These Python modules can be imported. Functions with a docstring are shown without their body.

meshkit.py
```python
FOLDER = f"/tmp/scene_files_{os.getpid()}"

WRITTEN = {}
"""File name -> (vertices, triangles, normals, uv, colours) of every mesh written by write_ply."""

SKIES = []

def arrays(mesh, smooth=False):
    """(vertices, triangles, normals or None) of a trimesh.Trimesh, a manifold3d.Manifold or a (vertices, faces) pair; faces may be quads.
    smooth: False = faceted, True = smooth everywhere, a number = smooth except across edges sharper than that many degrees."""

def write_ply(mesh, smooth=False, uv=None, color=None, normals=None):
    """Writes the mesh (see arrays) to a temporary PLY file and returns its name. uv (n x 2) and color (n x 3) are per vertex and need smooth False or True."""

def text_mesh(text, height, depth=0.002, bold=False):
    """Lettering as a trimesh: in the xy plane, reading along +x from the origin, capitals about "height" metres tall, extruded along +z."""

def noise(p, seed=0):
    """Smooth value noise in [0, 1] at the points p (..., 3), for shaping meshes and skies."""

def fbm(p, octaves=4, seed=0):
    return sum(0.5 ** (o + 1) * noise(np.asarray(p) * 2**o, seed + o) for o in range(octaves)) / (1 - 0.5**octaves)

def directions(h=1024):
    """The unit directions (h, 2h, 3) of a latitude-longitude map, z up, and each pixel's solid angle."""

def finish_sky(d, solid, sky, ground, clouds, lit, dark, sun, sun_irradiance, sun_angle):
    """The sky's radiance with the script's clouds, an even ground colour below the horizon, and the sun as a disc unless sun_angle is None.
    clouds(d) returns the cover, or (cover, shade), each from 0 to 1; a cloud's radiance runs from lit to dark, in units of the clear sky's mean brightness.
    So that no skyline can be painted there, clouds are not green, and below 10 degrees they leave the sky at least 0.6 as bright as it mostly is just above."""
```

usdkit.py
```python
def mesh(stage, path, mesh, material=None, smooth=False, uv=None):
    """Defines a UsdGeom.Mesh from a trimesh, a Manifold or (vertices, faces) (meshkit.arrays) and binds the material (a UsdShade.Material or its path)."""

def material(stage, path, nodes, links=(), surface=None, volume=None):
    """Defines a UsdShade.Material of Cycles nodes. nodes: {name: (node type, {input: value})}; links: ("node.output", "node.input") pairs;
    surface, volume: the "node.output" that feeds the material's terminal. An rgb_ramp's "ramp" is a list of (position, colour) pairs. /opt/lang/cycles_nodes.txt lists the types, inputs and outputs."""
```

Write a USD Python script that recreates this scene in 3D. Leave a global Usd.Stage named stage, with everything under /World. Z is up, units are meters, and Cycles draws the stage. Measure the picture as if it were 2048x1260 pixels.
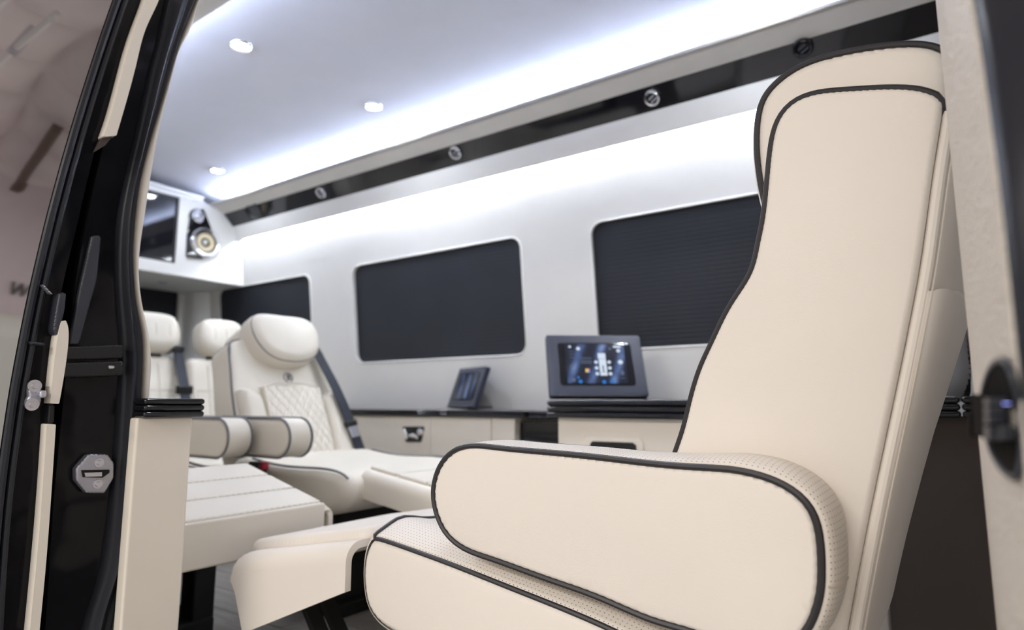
import math, random
import numpy as np, trimesh, shapely
from shapely.geometry import Polygon, Point, LineString, box as sbox
from scipy.spatial import Delaunay
from scipy.interpolate import CubicSpline, PchipInterpolator
import usdkit, meshkit
from pxr import Usd, UsdGeom, UsdLux, UsdShade, Gf, Sdf

random.seed(7); rng = np.random.default_rng(7)
stage = Usd.Stage.CreateInMemory()
UsdGeom.SetStageUpAxis(stage, UsdGeom.Tokens.z); UsdGeom.SetStageMetersPerUnit(stage, 1.0)
UsdGeom.Xform.Define(stage, '/World'); UsdGeom.Scope.Define(stage, '/World/Looks')

# ------------------------------------------------------------------ camera
F, YAW, PITCH, CZ = 1280.0, math.radians(35.2), math.radians(7.8), 0.73
CAM = np.array([0, 0, CZ])
DV = np.array([-math.sin(YAW)*math.cos(PITCH), math.cos(YAW)*math.cos(PITCH), math.sin(PITCH)])
RV = np.array([math.cos(YAW), math.sin(YAW), 0.0]); UV_ = np.cross(RV, DV)
cam = UsdGeom.Camera.Define(stage, '/World/camera')
cam.CreateHorizontalApertureAttr(36.0); cam.CreateVerticalApertureAttr(36.0*1260/2048)
cam.CreateFocalLengthAttr(36.0*F/2048); cam.CreateClippingRangeAttr(Gf.Vec2f(0.05, 100))
cam.CreateFStopAttr(3.2); cam.CreateFocusDistanceAttr(0.85); cam.CreateExposureAttr(0.18)
m = Gf.Matrix4d(*RV, 0, *UV_, 0, *(-DV), 0, *CAM, 1)
cam.AddTransformOp().Set(m)

# ------------------------------------------------------------------ light of the garage around the van
dome = UsdLux.DomeLight.Define(stage, '/World/dome'); dome.CreateIntensityAttr(0.25); dome.CreateColorAttr(Gf.Vec3f(1.0, 0.97, 0.94))
GARAGE_LAMPS = [((-1.1, -3.0, 2.50), 1.8, 0.6, 36.0), ((1.0, -3.0, 2.50), 1.8, 0.6, 14.0), ((-3.6, -1.9, 2.50), 1.5, 0.45, 17.0)]
LED_CEIL, LED_WALL, LED_NEAR, DOWN = 140.0, 165.0, 140.0, 300.0
COOL = (0.60, 0.72, 1.0)

# ------------------------------------------------------------------ helpers
def ray(x, y): return DV + RV*(x-1024)/F - UV_*(y-630)/F
def onpl(x, y, p0, n):
    r = ray(x, y); n = np.asarray(n, float); return CAM + r*(np.dot(np.asarray(p0)-CAM, n)/np.dot(r, n))
def atY(x, y, Y): return onpl(x, y, (0, Y, 0), (0, 1, 0))
def atX(x, y, X): return onpl(x, y, (X, 0, 0), (1, 0, 0))
def atZ(x, y, Z): return onpl(x, y, (0, 0, Z), (0, 0, 1))

used = {}
def numbered(path):
    k = used.get(path, 0); used[path] = k+1
    return path if k == 0 else f'{path}_{k:03d}'
class T:
    def __init__(s, path, loc): s.path, s.loc, s.prim = path, np.asarray(loc, float), stage.GetPrimAtPath(path)
def setd(p, label=None, cat=None, group=None, kind=None):
    for k, v in (('label', label), ('category', cat), ('group', group), ('kind', kind)):
        if v: p.SetCustomDataByKey(k, v)
def thing(name, label, cat, loc=(0, 0, 0), group=None, kind=None):
    path = numbered('/World/'+name); x = UsdGeom.Xform.Define(stage, path); x.AddTranslateOp().Set(Gf.Vec3d(*map(float, loc)))
    setd(x.GetPrim(), label, cat, group, kind); return T(path, loc)
def obj(name, mesh, mat, parent=None, smooth=35, uv=None, label=None, kind=None):
    path = numbered((parent.path if parent else '/World')+'/'+name); loc = parent.loc if parent else np.zeros(3)
    if isinstance(mesh, list): mesh = trimesh.util.concatenate(mesh)
    if isinstance(mesh, tuple): v, f = np.asarray(mesh[0], float), np.asarray(mesh[1])
    else: v, f = np.array(mesh.vertices), np.array(mesh.faces)
    me = usdkit.mesh(stage, path, (v-loc, f), M[mat], smooth=True if uv is not None else smooth, uv=uv)
    setd(me.GetPrim(), label=label, kind=kind); return T(path, loc)
def struct(name, mesh, mat, label, cat, **k):
    o = obj(name, mesh, mat, **k); setd(o.prim, label, cat, kind='structure'); return o
def tm(v, f): return trimesh.Trimesh(np.asarray(v, float), np.asarray(f, int), process=False)
def frame(o, ex, ey, ez):
    m = np.eye(4); m[:3, 0], m[:3, 1], m[:3, 2], m[:3, 3] = ex, ey, ez, o; return m
def fixn(me):
    if me.volume < 0: me.invert()
    return me
def put(me, fr): me = me.copy(); me.apply_transform(fr); return me if np.linalg.det(fr[:3, :3]) > 0 else (me.invert() or me)
_ico = trimesh.creation.icosphere(2).vertices
def rbox(x0, x1, y0, y1, z0, z1, r):
    r = min(r, (x1-x0)/2-1e-5, (y1-y0)/2-1e-5, (z1-z0)/2-1e-5)
    pts = [np.array([x, y, z])+_ico*r for x in (x0+r, x1-r) for y in (y0+r, y1-r) for z in (z0+r, z1-r)]
    return trimesh.convex.convex_hull(np.vstack(pts))
def bx(x0, x1, y0, y1, z0, z1):
    b = trimesh.creation.box([x1-x0, y1-y0, z1-z0]); b.apply_translation([(x0+x1)/2, (y0+y1)/2, (z0+z1)/2]); return b
def prism(poly, h, fr=None):
    if not isinstance(poly, (Polygon,)): poly = Polygon(poly)
    e = trimesh.creation.extrude_polygon(poly.buffer(0), h, engine='earcut'); return e if fr is None else put(e, fr)
def xprism(yz, x0, x1):           # polygon given as (y, z), extruded along x
    return prism(yz, x1-x0, frame((x0, 0, 0), (0, 1, 0), (0, 0, 1), (1, 0, 0)))
def spline(pts, n, closed=False):
    p = np.asarray(pts, float)
    if closed: p = np.vstack([p, p[:1]])
    s = np.r_[0, np.cumsum(np.maximum(np.linalg.norm(np.diff(p, axis=0), axis=1), 1e-9)**0.6)]
    c = CubicSpline(s, p, bc_type='periodic' if closed else 'natural')
    fine = c(np.linspace(0, s[-1], 1200)); L = np.r_[0, np.cumsum(np.linalg.norm(np.diff(fine, axis=0), axis=1))]
    t = np.linspace(0, L[-1], n+1)[:-1] if closed else np.linspace(0, L[-1], n)
    return np.stack([np.interp(t, L, fine[:, k]) for k in range(p.shape[1])], 1)
def resample(p, n, closed=False):
    p = np.asarray(p, float)
    if closed: p = np.vstack([p, p[:1]])
    L = np.r_[0, np.cumsum(np.linalg.norm(np.diff(p, axis=0), axis=1))]
    t = np.linspace(0, L[-1], n+1)[:-1] if closed else np.linspace(0, L[-1], n)
    return np.stack([np.interp(t, L, p[:, k]) for k in range(p.shape[1])], 1)
def rpoly(pts, r, n=6):           # polygon with rounded corners
    P = Polygon(pts); return P.buffer(-r, join_style='mitre').buffer(r, quad_segs=n)
def ring2(poly, step):
    c = np.array(poly.exterior.coords)[:-1]; return resample(c, max(8, int(poly.exterior.length/step)), True)
def gridfaces(m, n, wrap_m=False, wrap_n=False):
    f = []
    for i in range(m if wrap_m else m-1):
        for j in range(n if wrap_n else n-1):
            a, b, c, d = i*n+j, i*n+(j+1) % n, ((i+1) % m)*n+(j+1) % n, ((i+1) % m)*n+j
            f += [(a, b, c), (a, c, d)]
    return np.array(f)
def tube(path, r, closed=False, n=8, flat=None):
    p = np.asarray(path, float); t = (np.roll(p, -1, 0)-np.roll(p, 1, 0)) if closed else np.gradient(p, axis=0)
    t /= np.linalg.norm(t, axis=1, keepdims=True)
    ref = np.array([0, 0, 1.0]) if abs(t[0][2]) < .9 else np.array([1.0, 0, 0]); u = np.cross(t[0], ref); rows = []
    for k in range(len(p)):
        u = u-t[k]*np.dot(u, t[k]); u /= np.linalg.norm(u); w = np.cross(t[k], u)
        a = np.linspace(0, 2*np.pi, n, endpoint=False)
        rows.append(p[k]+r*(np.outer(np.cos(a), u)+np.outer(np.sin(a), w)))
    v = np.vstack(rows); f = gridfaces(len(p), n, closed, True)
    if not closed:
        v = np.vstack([v, p[0], p[-1]]); c0, c1 = len(v)-2, len(v)-1; e = (len(p)-1)*n
        f = np.vstack([f, [(c0, (j+1) % n, j) for j in range(n)], [(c1, e+j, e+(j+1) % n) for j in range(n)]])
    return fixn(tm(v, f))
def ribbon(path, side, w, t):     # flat strap: path points, side direction(s), width, thickness
    p = np.asarray(path, float); s = np.broadcast_to(np.asarray(side, float), p.shape); tg = np.gradient(p, axis=0)
    nn = np.cross(tg, s); nn /= np.linalg.norm(nn, axis=1, keepdims=True)
    rows = np.stack([p-s*w/2-nn*t/2, p+s*w/2-nn*t/2, p+s*w/2+nn*t/2, p-s*w/2+nn*t/2], 1).reshape(-1, 3)
    f = gridfaces(len(p), 4, False, True); e = (len(p)-1)*4
    f = np.vstack([f, [(0, 2, 1), (0, 3, 2), (e, e+1, e+2), (e, e+2, e+3)]]); return fixn(tm(rows, f))
def lathe(prof, fr, n=40):        # profile (r, h), axis = local z
    a = np.linspace(0, 2*np.pi, n, endpoint=False); p = np.asarray(prof, float)
    v = np.stack([np.outer(p[:, 0], np.cos(a)), np.outer(p[:, 0], np.sin(a)), np.outer(p[:, 1], np.ones(n))], -1).reshape(-1, 3)
    return put(tm(v, gridfaces(len(p), n, False, True)), fr)
def solid(P, off):                # grid (m,n,3) of points thickened by the offset grid
    m, n = P.shape[:2]; Q = P+off; v = np.vstack([P.reshape(-1, 3), Q.reshape(-1, 3)]); f = gridfaces(m, n); N = m*n
    fl = [f, f[:, ::-1]+N]
    idx = np.arange(N).reshape(m, n); b = np.r_[idx[0, :-1], idx[:-1, -1], idx[-1, :0:-1], idx[:0:-1, 0]]
    k = np.roll(b, -1); fl += [np.stack([b, b+N, k+N], 1), np.stack([b, k+N, k], 1)]
    return fixn(tm(v, np.vstack(fl)))
def gnorm(P):
    a = np.cross(np.gradient(P, axis=0), np.gradient(P, axis=1)); return a/np.maximum(np.linalg.norm(a, axis=2, keepdims=True), 1e-12)
def fill(poly, step, r):
    """points and triangles filling a polygon, with rows near the edge for a rounded border; returns pts, dist, faces, nb"""
    b = ring2(poly, step); pts = [b]
    for d in (.06, .2, .45, .75, 1.0):
        q = poly.buffer(-r*d)
        for g in getattr(q, 'geoms', [q]):
            if not g.is_empty and g.exterior.length > step*3: pts.append(ring2(g, step))
    q = poly.buffer(-r-step*.6)
    if not q.is_empty:
        x0, y0, x1, y1 = q.bounds; gs = step*1.4
        g = np.stack(np.meshgrid(np.arange(x0, x1, gs), np.arange(y0, y1, gs)), -1).reshape(-1, 2)
        pts.append(g[shapely.contains_xy(q, g[:, 0], g[:, 1])])
    p = np.vstack(pts); p[len(b):] += 1e-6*rng.standard_normal(p[len(b):].shape)
    t = Delaunay(p).simplices; c = p[t].mean(1); t = t[shapely.contains_xy(poly, c[:, 0], c[:, 1])]
    a = p[t]; area = (a[:, 1, 0]-a[:, 0, 0])*(a[:, 2, 1]-a[:, 0, 1])-(a[:, 2, 0]-a[:, 0, 0])*(a[:, 1, 1]-a[:, 0, 1])
    t = t[abs(area) > 1e-10]; area = area[abs(area) > 1e-10]; t[area < 0] = t[area < 0][:, ::-1]
    d = shapely.distance(poly.exterior, shapely.points(p)); d[:len(b)] = 0
    return p, d, t, len(b)
def puff(poly, t, r, crown=0.0, step=.012, fr=None, rb=None):
    """upholstered pad: outline in local xy, thickness t along z (centred), edge rounding r, crown on the +z face"""
    if not isinstance(poly, Polygon): poly = Polygon(poly)
    if not poly.exterior.is_ccw: poly = shapely.reverse(poly)
    p, d, f, nb = fill(poly, step, r); rb = r if rb is None else rb
    rr = lambda q: q-np.sqrt(np.maximum(q*q-np.maximum(q-d, 0)**2, 0))
    dm = max(d.max(), 1e-6); up = t/2-(r-(r-rr(r)))*0-rr(r)*0
    zt = t/2-r+np.sqrt(np.maximum(r*r-np.maximum(r-d, 0)**2, 0))+crown*(1-(1-np.minimum(d/dm, 1))**2)
    zb = -(t/2-rb+np.sqrt(np.maximum(rb*rb-np.maximum(rb-d, 0)**2, 0)))
    n = len(p); v = np.vstack([np.c_[p, zt], np.c_[p, zb]]); i = np.arange(nb); j = (i+1) % nb
    fs = np.vstack([f, f[:, ::-1]+n, np.stack([i, i+n, j+n], 1), np.stack([i, j+n, j], 1)])
    me = fixn(tm(v, fs)); return me if fr is None else put(me, fr)
def loft(loop, ys, bulge):
    """closed (x,z) loop pushed outwards by bulge[i, j] at each y; returns grid (ny, n, 3)"""
    loop = np.asarray(loop, float); t = np.roll(loop, -1, 0)-np.roll(loop, 1, 0); nrm = np.stack([t[:, 1], -t[:, 0]], 1)
    nrm /= np.linalg.norm(nrm, axis=1, keepdims=True)
    if Polygon(loop).exterior.is_ccw is False: nrm = -nrm
    return np.stack([np.c_[loop[:, 0]+nrm[:, 0]*b, np.full(len(loop), y), loop[:, 1]+nrm[:, 1]*b] for y, b in zip(ys, bulge)])
def gridmesh(P, wrap=True): return tm(P.reshape(-1, 3), gridfaces(P.shape[0], P.shape[1], False, wrap))
def gridarc(P):                   # uv in metres along the grid (s along axis 1, width along axis 0)
    s = np.r_[0, np.cumsum(np.linalg.norm(np.diff(P[len(P)//2], axis=0), axis=1))]
    w = np.r_[0, np.cumsum(np.linalg.norm(np.diff(P[:, P.shape[1]//2], axis=0), axis=1))]
    return np.stack(np.broadcast_arrays(s[None, :], w[:, None]), -1).reshape(-1, 2)

# ------------------------------------------------------------------ materials
M = {}
def mat(name, nodes, links=(), surface='p.BSDF'): M[name] = usdkit.material(stage, '/World/Looks/'+name, nodes, links, surface=surface)
def plain(name, col, rough=.5, metal=0.0, **k): mat(name, {'p': ('principled_bsdf', dict(base_color=col, roughness=rough, metallic=metal, **k))})
def grained(name, col, rough, scale, strength, dist=.0006, var=.03, **k):
    c = np.array(col)
    mat(name, {'tc': ('texture_coordinate', {}), 'n': ('noise_texture', {'scale': scale, 'detail': 3.0}), 'n2': ('noise_texture', {'scale': 9.0, 'detail': 2.0}),
               'r': ('rgb_ramp', {'ramp': [(.3, tuple(c*(1-var))), (.7, tuple(np.minimum(c*(1+var), .95)))]}),
               'b': ('bump', {'strength': strength, 'distance': dist}), 'p': ('principled_bsdf', dict(roughness=rough, **k))},
        [('tc.object', 'n.vector'), ('tc.object', 'n2.vector'), ('n2.fac', 'r.fac'), ('r.color', 'p.base_color'), ('n.fac', 'b.height'), ('b.normal', 'p.normal')])
LEA = (.79, .735, .672)
grained('cream_leather', LEA, .48, 420, .22, var=.012, specular_ior_level=.35)
grained('white_leather', (.765, .71, .62), .42, 300, .15, var=.012, specular_ior_level=.4)
grained('stitched_cream', (.60, .54, .47), .6, 300, .1)
grained('cream_vinyl', (.80, .735, .645), .5, 260, .2, var=.015)
grained('white_wall', (.84, .835, .82), .5, 220, .12, var=.01)
grained('ceiling_suede', (.68, .67, .71), .75, 90, .25, dist=.002, var=.015)
grained('beige_fascia', (.70, .665, .61), .55, 200, .15)
# perforated leather: a grid of small holes in metres (primvar st)
def perf(name, col, pitch, rad, rough=.5):
    nodes = {'a': ('attribute', {'attribute': 'st'}), 's': ('separate_xyz', {}), 'p': ('principled_bsdf', dict(roughness=rough, specular_ior_level=.35)),
             'mx': ('mix_color', {'a': col, 'b': tuple(np.array(col)*.25)}), 'd': ('math', {'math_type': 'add'}), 'lt': ('math', {'math_type': 'less_than', 'value2': rad*rad}),
             'b': ('bump', {'strength': .5, 'distance': .001, 'invert': True})}
    links = [('a.vector', 's.vector')]
    for ax in 'xy':
        nodes.update({ax+'m': ('math', {'math_type': 'divide', 'value2': pitch}), ax+'f': ('math', {'math_type': 'fraction'}),
                      ax+'c': ('math', {'math_type': 'subtract', 'value2': .5}), ax+'q': ('math', {'math_type': 'multiply'})})
        links += [(f's.{ax}', f'{ax}m.value1'), (f'{ax}m.value', f'{ax}f.value1'), (f'{ax}f.value', f'{ax}c.value1'), (f'{ax}c.value', f'{ax}q.value1'), (f'{ax}c.value', f'{ax}q.value2')]
    links += [('xq.value', 'd.value1'), ('yq.value', 'd.value2'), ('d.value', 'lt.value1'), ('lt.value', 'mx.fac'), ('mx.result', 'p.base_color'), ('lt.value', 'b.height'), ('b.normal', 'p.normal')]
    mat(name, nodes, links)
perf('perforated_leather', LEA, .0062, .12)
plain('black_piping', (.022, .02, .024), .45)
plain('grey_piping', (.15, .147, .16), .5)
plain('gloss_black', (.006, .006, .008), .06)
plain('door_paint', (.006, .006, .008), .05, coat_weight=1.0, coat_roughness=.02)
plain('satin_black', (.009, .009, .010), .42, specular_ior_level=.35)
plain('matt_black', (.009, .009, .009), .7, specular_ior_level=.3)
plain('dark_plastic', (.025, .028, .038), .4)
grained('rubber', (.014, .015, .021), .38, 200, .1, specular_ior_level=.3)
plain('chrome', (.86, .87, .9), .12, 1.0)
plain('steel', (.60, .60, .66), .35, 1.0)
plain('dull_metal', (.42, .42, .48), .45, .8)
plain('belt_webbing', (.011, .014, .024), .75)
plain('red_plastic', (.42, .02, .05), .4)
plain('cone_cream', (.72, .62, .42), .5)
plain('tablet_case', (.02, .023, .042), .38)
plain('brown_carpet', (.055, .042, .036), .9)
plain('grey_seat', (.30, .30, .31), .55)
plain('soft_black', (.008, .007, .006), .9, specular_ior_level=.06)
plain('hole_dark', (.004, .004, .004), .9)
def emit(name, col, s): mat(name, {'p': ('emission', {'color': col, 'strength': s})}, surface='p.emission')
emit('led_ceiling', COOL, LED_CEIL); emit('led_wall', (.86, .92, 1.0), LED_WALL); emit('led_near', COOL, LED_NEAR); emit('lamp_lens', (.88, .93, 1.0), DOWN)
emit('tube_lens', (1.0, .97, .92), 6.0); emit('screen_white', (.75, .85, 1.0), .8); emit('screen_dim', (.30, .38, .55), .35); emit('screen_cyan', (.05, .3, .9), .6); emit('blue_dot', (.35, .4, 1.0), 2.0)
emit('swatch_yellow', (1.0, .75, .2), .7); emit('swatch_pink', (.8, .3, .5), .6); emit('swatch_blue', (.2, .3, .9), .7)
mat('screen_glow', {'tc': ('texture_coordinate', {}), 'n': ('noise_texture', {'scale': 14.0, 'detail': 3.0}), 'w': ('wave_texture', {'scale': 6.0, 'distortion': 3.0}), 'm': ('math', {'math_type': 'multiply'}),
    'r': ('rgb_ramp', {'ramp': [(.1, (.008, .012, .03)), (.3, (.02, .035, .09)), (.5, (.09, .16, .38)), (.7, (.3, .42, .75))]}), 'p': ('principled_bsdf', {'base_color': (.01, .01, .012), 'roughness': .1, 'emission_strength': .55})},
    [('tc.object', 'n.vector'), ('tc.object', 'w.vector'), ('n.fac', 'm.value1'), ('w.fac', 'm.value2'), ('m.value', 'r.fac'), ('r.color', 'p.emission_color')])
mat('shade_fabric', {'g': ('geometry', {}), 's': ('separate_xyz', {}), 'm': ('math', {'math_type': 'multiply', 'value2': 420.0}), 'f': ('math', {'math_type': 'sine'}), 'n': ('noise_texture', {'scale': 5.0}),
    'r': ('rgb_ramp', {'ramp': [(.3, (.009, .011, .017)), (.7, (.012, .0145, .022))]}), 'b': ('bump', {'strength': .14, 'distance': .002}), 'p': ('principled_bsdf', {'roughness': .7})},
    [('g.position', 's.vector'), ('s.z', 'm.value1'), ('m.value', 'f.value1'), ('f.value', 'b.height'), ('g.position', 'n.vector'), ('n.fac', 'r.fac'), ('r.color', 'p.base_color'), ('b.normal', 'p.normal')])
mat('wavy_gloss', {'g': ('geometry', {}), 'n': ('noise_texture', {'scale': 11.0, 'detail': 1.0}), 'b': ('bump', {'strength': .25, 'distance': .02}), 'p': ('principled_bsdf', {'base_color': (.006, .006, .008), 'roughness': .12, 'specular_ior_level': .16})},
    [('g.position', 'n.vector'), ('n.fac', 'b.height'), ('b.normal', 'p.normal')])
mat('wrinkled_trim', {'tc': ('texture_coordinate', {}), 'mp': ('mapping', {'scale': (45, 100, 210), 'rotation': (0.5, 0, 0)}), 'n': ('noise_texture', {'scale': 1.6, 'detail': 2.0, 'distortion': .9}), 'b': ('bump', {'strength': .9, 'distance': .006}),
    'p': ('principled_bsdf', {'base_color': (.74, .68, .60), 'roughness': .5})}, [('tc.object', 'mp.vector'), ('mp.vector', 'n.vector'), ('n.fac', 'b.height'), ('b.normal', 'p.normal')])
for k in range(4):
    c = np.array([(.36, .34, .32), (.43, .405, .38), (.32, .30, .285), (.39, .37, .35)][k])
    mat(f'plank_wood_{k}', {'g': ('geometry', {}), 'mp': ('mapping', {'scale': (3, 60, 1), 'location': (k*3.1, k*1.7, 0)}), 'n': ('noise_texture', {'scale': 2.0, 'detail': 4.0}),
        'r': ('rgb_ramp', {'ramp': [(.3, tuple(c*.75)), (.7, tuple(c*1.2))]}), 'p': ('principled_bsdf', {'roughness': .45})}, [('g.position', 'mp.vector'), ('mp.vector', 'n.vector'), ('n.fac', 'r.fac'), ('r.color', 'p.base_color')])
grained('insulation', (.78, .70, .70), .6, 40, .3, dist=.004)
grained('garage_paint', (.72, .62, .66), .7, 30, .2)
plain('concrete', (.34, .33, .32), .8); plain('pale_paint', (.72, .72, .68), .4); plain('pipe_white', (.75, .74, .73), .35); plain('brown_wood', (.10, .055, .03), .7)

# ================================================================== the van's shell
YW = lambda z: 2.05-math.tan(math.radians(6))*(z-.7)      # inner face of the far wall
FZ = .12                                                  # level of the floor
XR, XF = -3.75, 1.3                                       # rear and front ends
# floor of planks
fl = thing('floor', 'grey-brown wood plank floor of the van', 'floor', kind='structure')
obj('floor_base', bx(XR-.05, XF+.05, .42, 2.2, FZ-.06, FZ-.012), 'matt_black', fl)
yy = .425; i = 0
while yy < 2.15:
    x = XR-random.random()*.6
    while x < XF:
        L = 1.05+.3*random.random(); a, b = max(x, XR), min(x+L, XF)
        if b-a > .05: obj('plank', bx(a+.0015, b-.0015, yy+.0015, yy+.1185, FZ-.012, FZ+random.uniform(-.0006, .0006)), f'plank_wood_{random.randrange(4)}', fl, smooth=False)
        x += L
    yy += .12; i += 1
# far wall with three window openings, leaning 6 degrees
c6, s6 = math.cos(math.radians(6)), math.sin(math.radians(6))
WF = frame((0, 2.05, .7), (1, 0, 0), (0, -s6, c6), (0, -c6, -s6))     # local x, up the wall, out of the wall into the van
wins = [(-3.46, -2.63, .922, 1.366, 'rearmost, partly behind the overhead cabinet'), (-2.318, -1.358, .912, 1.366, 'middle one, above the small tablet'), (-1.056, -.11, .912, 1.366, 'front one, behind the large tablet')]
wall = sbox(XR-.02, -.8, XF, 1.06)
for x0, x1, z0, z1, _ in wins: wall = wall.difference(sbox(x0+.045, (z0-.7)/c6+.045, x1-.045, (z1-.7)/c6-.045).buffer(.045, quad_segs=8))
wl = struct('wall_back', prism(wall, .03, put_fr := WF @ frame((0, 0, -.03), (1, 0, 0), (0, 1, 0), (0, 0, 1))), 'white_wall', 'white upholstered far side wall of the van with three dark windows', 'wall')
for k, (x0, x1, z0, z1, w) in enumerate(wins):
    a, b = (z0-.7)/c6, (z1-.7)/c6
    t = thing(f'window_{k+1}', f'dark shaded van window on the white side wall, the {w}', 'window', WF[:3, :3] @ np.array([x0, a, 0])+WF[:3, 3], kind='structure')
    obj('shade', prism(sbox(x0-.02, a-.02, x1+.02, b+.02), .006, WF @ frame((0, 0, -.022), (1, 0, 0), (0, 1, 0), (0, 0, 1))), 'shade_fabric', t, label='dark pleated shade')
    rp = sbox(x0+.045, a+.045, x1-.045, b-.045).buffer(.045, quad_segs=8)
    rr = ring2(rp, .02); loop = np.c_[rr, np.full(len(rr), 0.001)]
    obj('window_frame', put(tube(loop, .0035, True, 8), WF), 'white_wall', t)
# ceiling: shallow arch
ay = np.linspace(.72, 1.88, 25); az = 1.822+.035*(1-((ay-1.3)/.58)**2)
ax_ = np.linspace(XR, XF, 30); P = np.stack(np.broadcast_arrays(ax_[:, None], ay[None, :], az[None, :]), -1)
struct('ceiling', solid(P, np.array([0, 0, .03])), 'ceiling_suede', 'pale suede van ceiling washed by bluish cove light', 'ceiling')
# valance along the far side: beige fascia, gloss black strip, pale lower lip
V1, V2, V3, V4 = np.array([1.761, 1.767]), np.array([1.842, 1.74]), np.array([1.898, 1.681]), np.array([1.923, 1.607])
def slab(a, b, t, out=1):
    d = (b-a)/np.linalg.norm(b-a); n = np.array([-d[1], d[0]])
    if n[1] < 0: n = -n
    return Polygon([a, b, b+n*t, a+n*t])
XC = -3.204
va = thing('trim_1', 'long valance above the windows with beige top and black gloss strip', 'trim', (XC, V1[0], V1[1]), kind='structure')
obj('fascia', xprism(slab(V1, V2, .014), XC, XF), 'beige_fascia', va); obj('fascia_lip', xprism(Polygon([V1, V1+[.012, -.004], V1+[.012, .012], V1+[.004, .012]]), XC, XF), 'beige_fascia', va)
obj('gloss_strip', xprism(slab(V2, V3, .014), XC, XF), 'gloss_black', va, label='gloss black strip'); obj('lower_lip', xprism(slab(V3, V4, .010), XC, XF), 'white_wall', va)
mir = lambda p: np.array([2.596-p[0], p[1]])
vb = thing('trim_2', 'near side valance above the door opening', 'trim', (XC, mir(V1)[0], V1[1]), kind='structure')
for nme, a, b, mt in (('fascia', V1, V2, 'beige_fascia'), ('gloss_strip', V2, V3, 'gloss_black'), ('lower_lip', V3, V4, 'white_wall')):
    q = slab(a, b, .012); obj(nme, xprism(Polygon([(2.596-y, z) for y, z in q.exterior.coords]), XC, XF), mt, vb)
# LED strips hidden in the coves
tag_led = [('led_ceiling', (1.815, 1.776), 'cool white strip light hidden behind the beige valance of the far ceiling edge'), ('led_near', (.781, 1.776), 'cool white strip light hidden behind the valance above the door side'), ('led_wall', (1.944, 1.622), 'cool white strip light hidden behind the lip above the windows')]
for mt, (y, z), lab in tag_led:
    t = thing('led_strip', lab, 'light', (XC, y, z))
    if mt == 'led_wall': obj('diffuser', bx(XC+.02, -.02, y-.004, y+.004, z-.002, z+.002), mt, t, smooth=False); obj('channel', bx(XC+.02, XF-.02, y-.007, y+.007, z+.002, z+.006), 'steel', t)
    else: obj('diffuser', bx(XC+.02, -.02, y-.005, y+.005, z+.004, z+.008), mt, t, smooth=False); obj('channel', bx(XC+.02, XF-.02, y-.008, y+.008, z-.001, z+.004), 'steel', t)
# cap between valance, wall and ceiling
struct('trim_3', [bx(XC, XF, 1.86, 2.02, 1.80, 1.83), bx(XC, XF, 1.955, 2.0, 1.63, 1.82)], 'white_wall', 'white cove backing behind the far valance', 'trim')
struct('trim_4', [bx(XC, XF, .58, .74, 1.80, 1.83), bx(XC, XF, .60, .645, 1.58, 1.82)], 'white_wall', 'white cove backing above the door side', 'trim')
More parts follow.
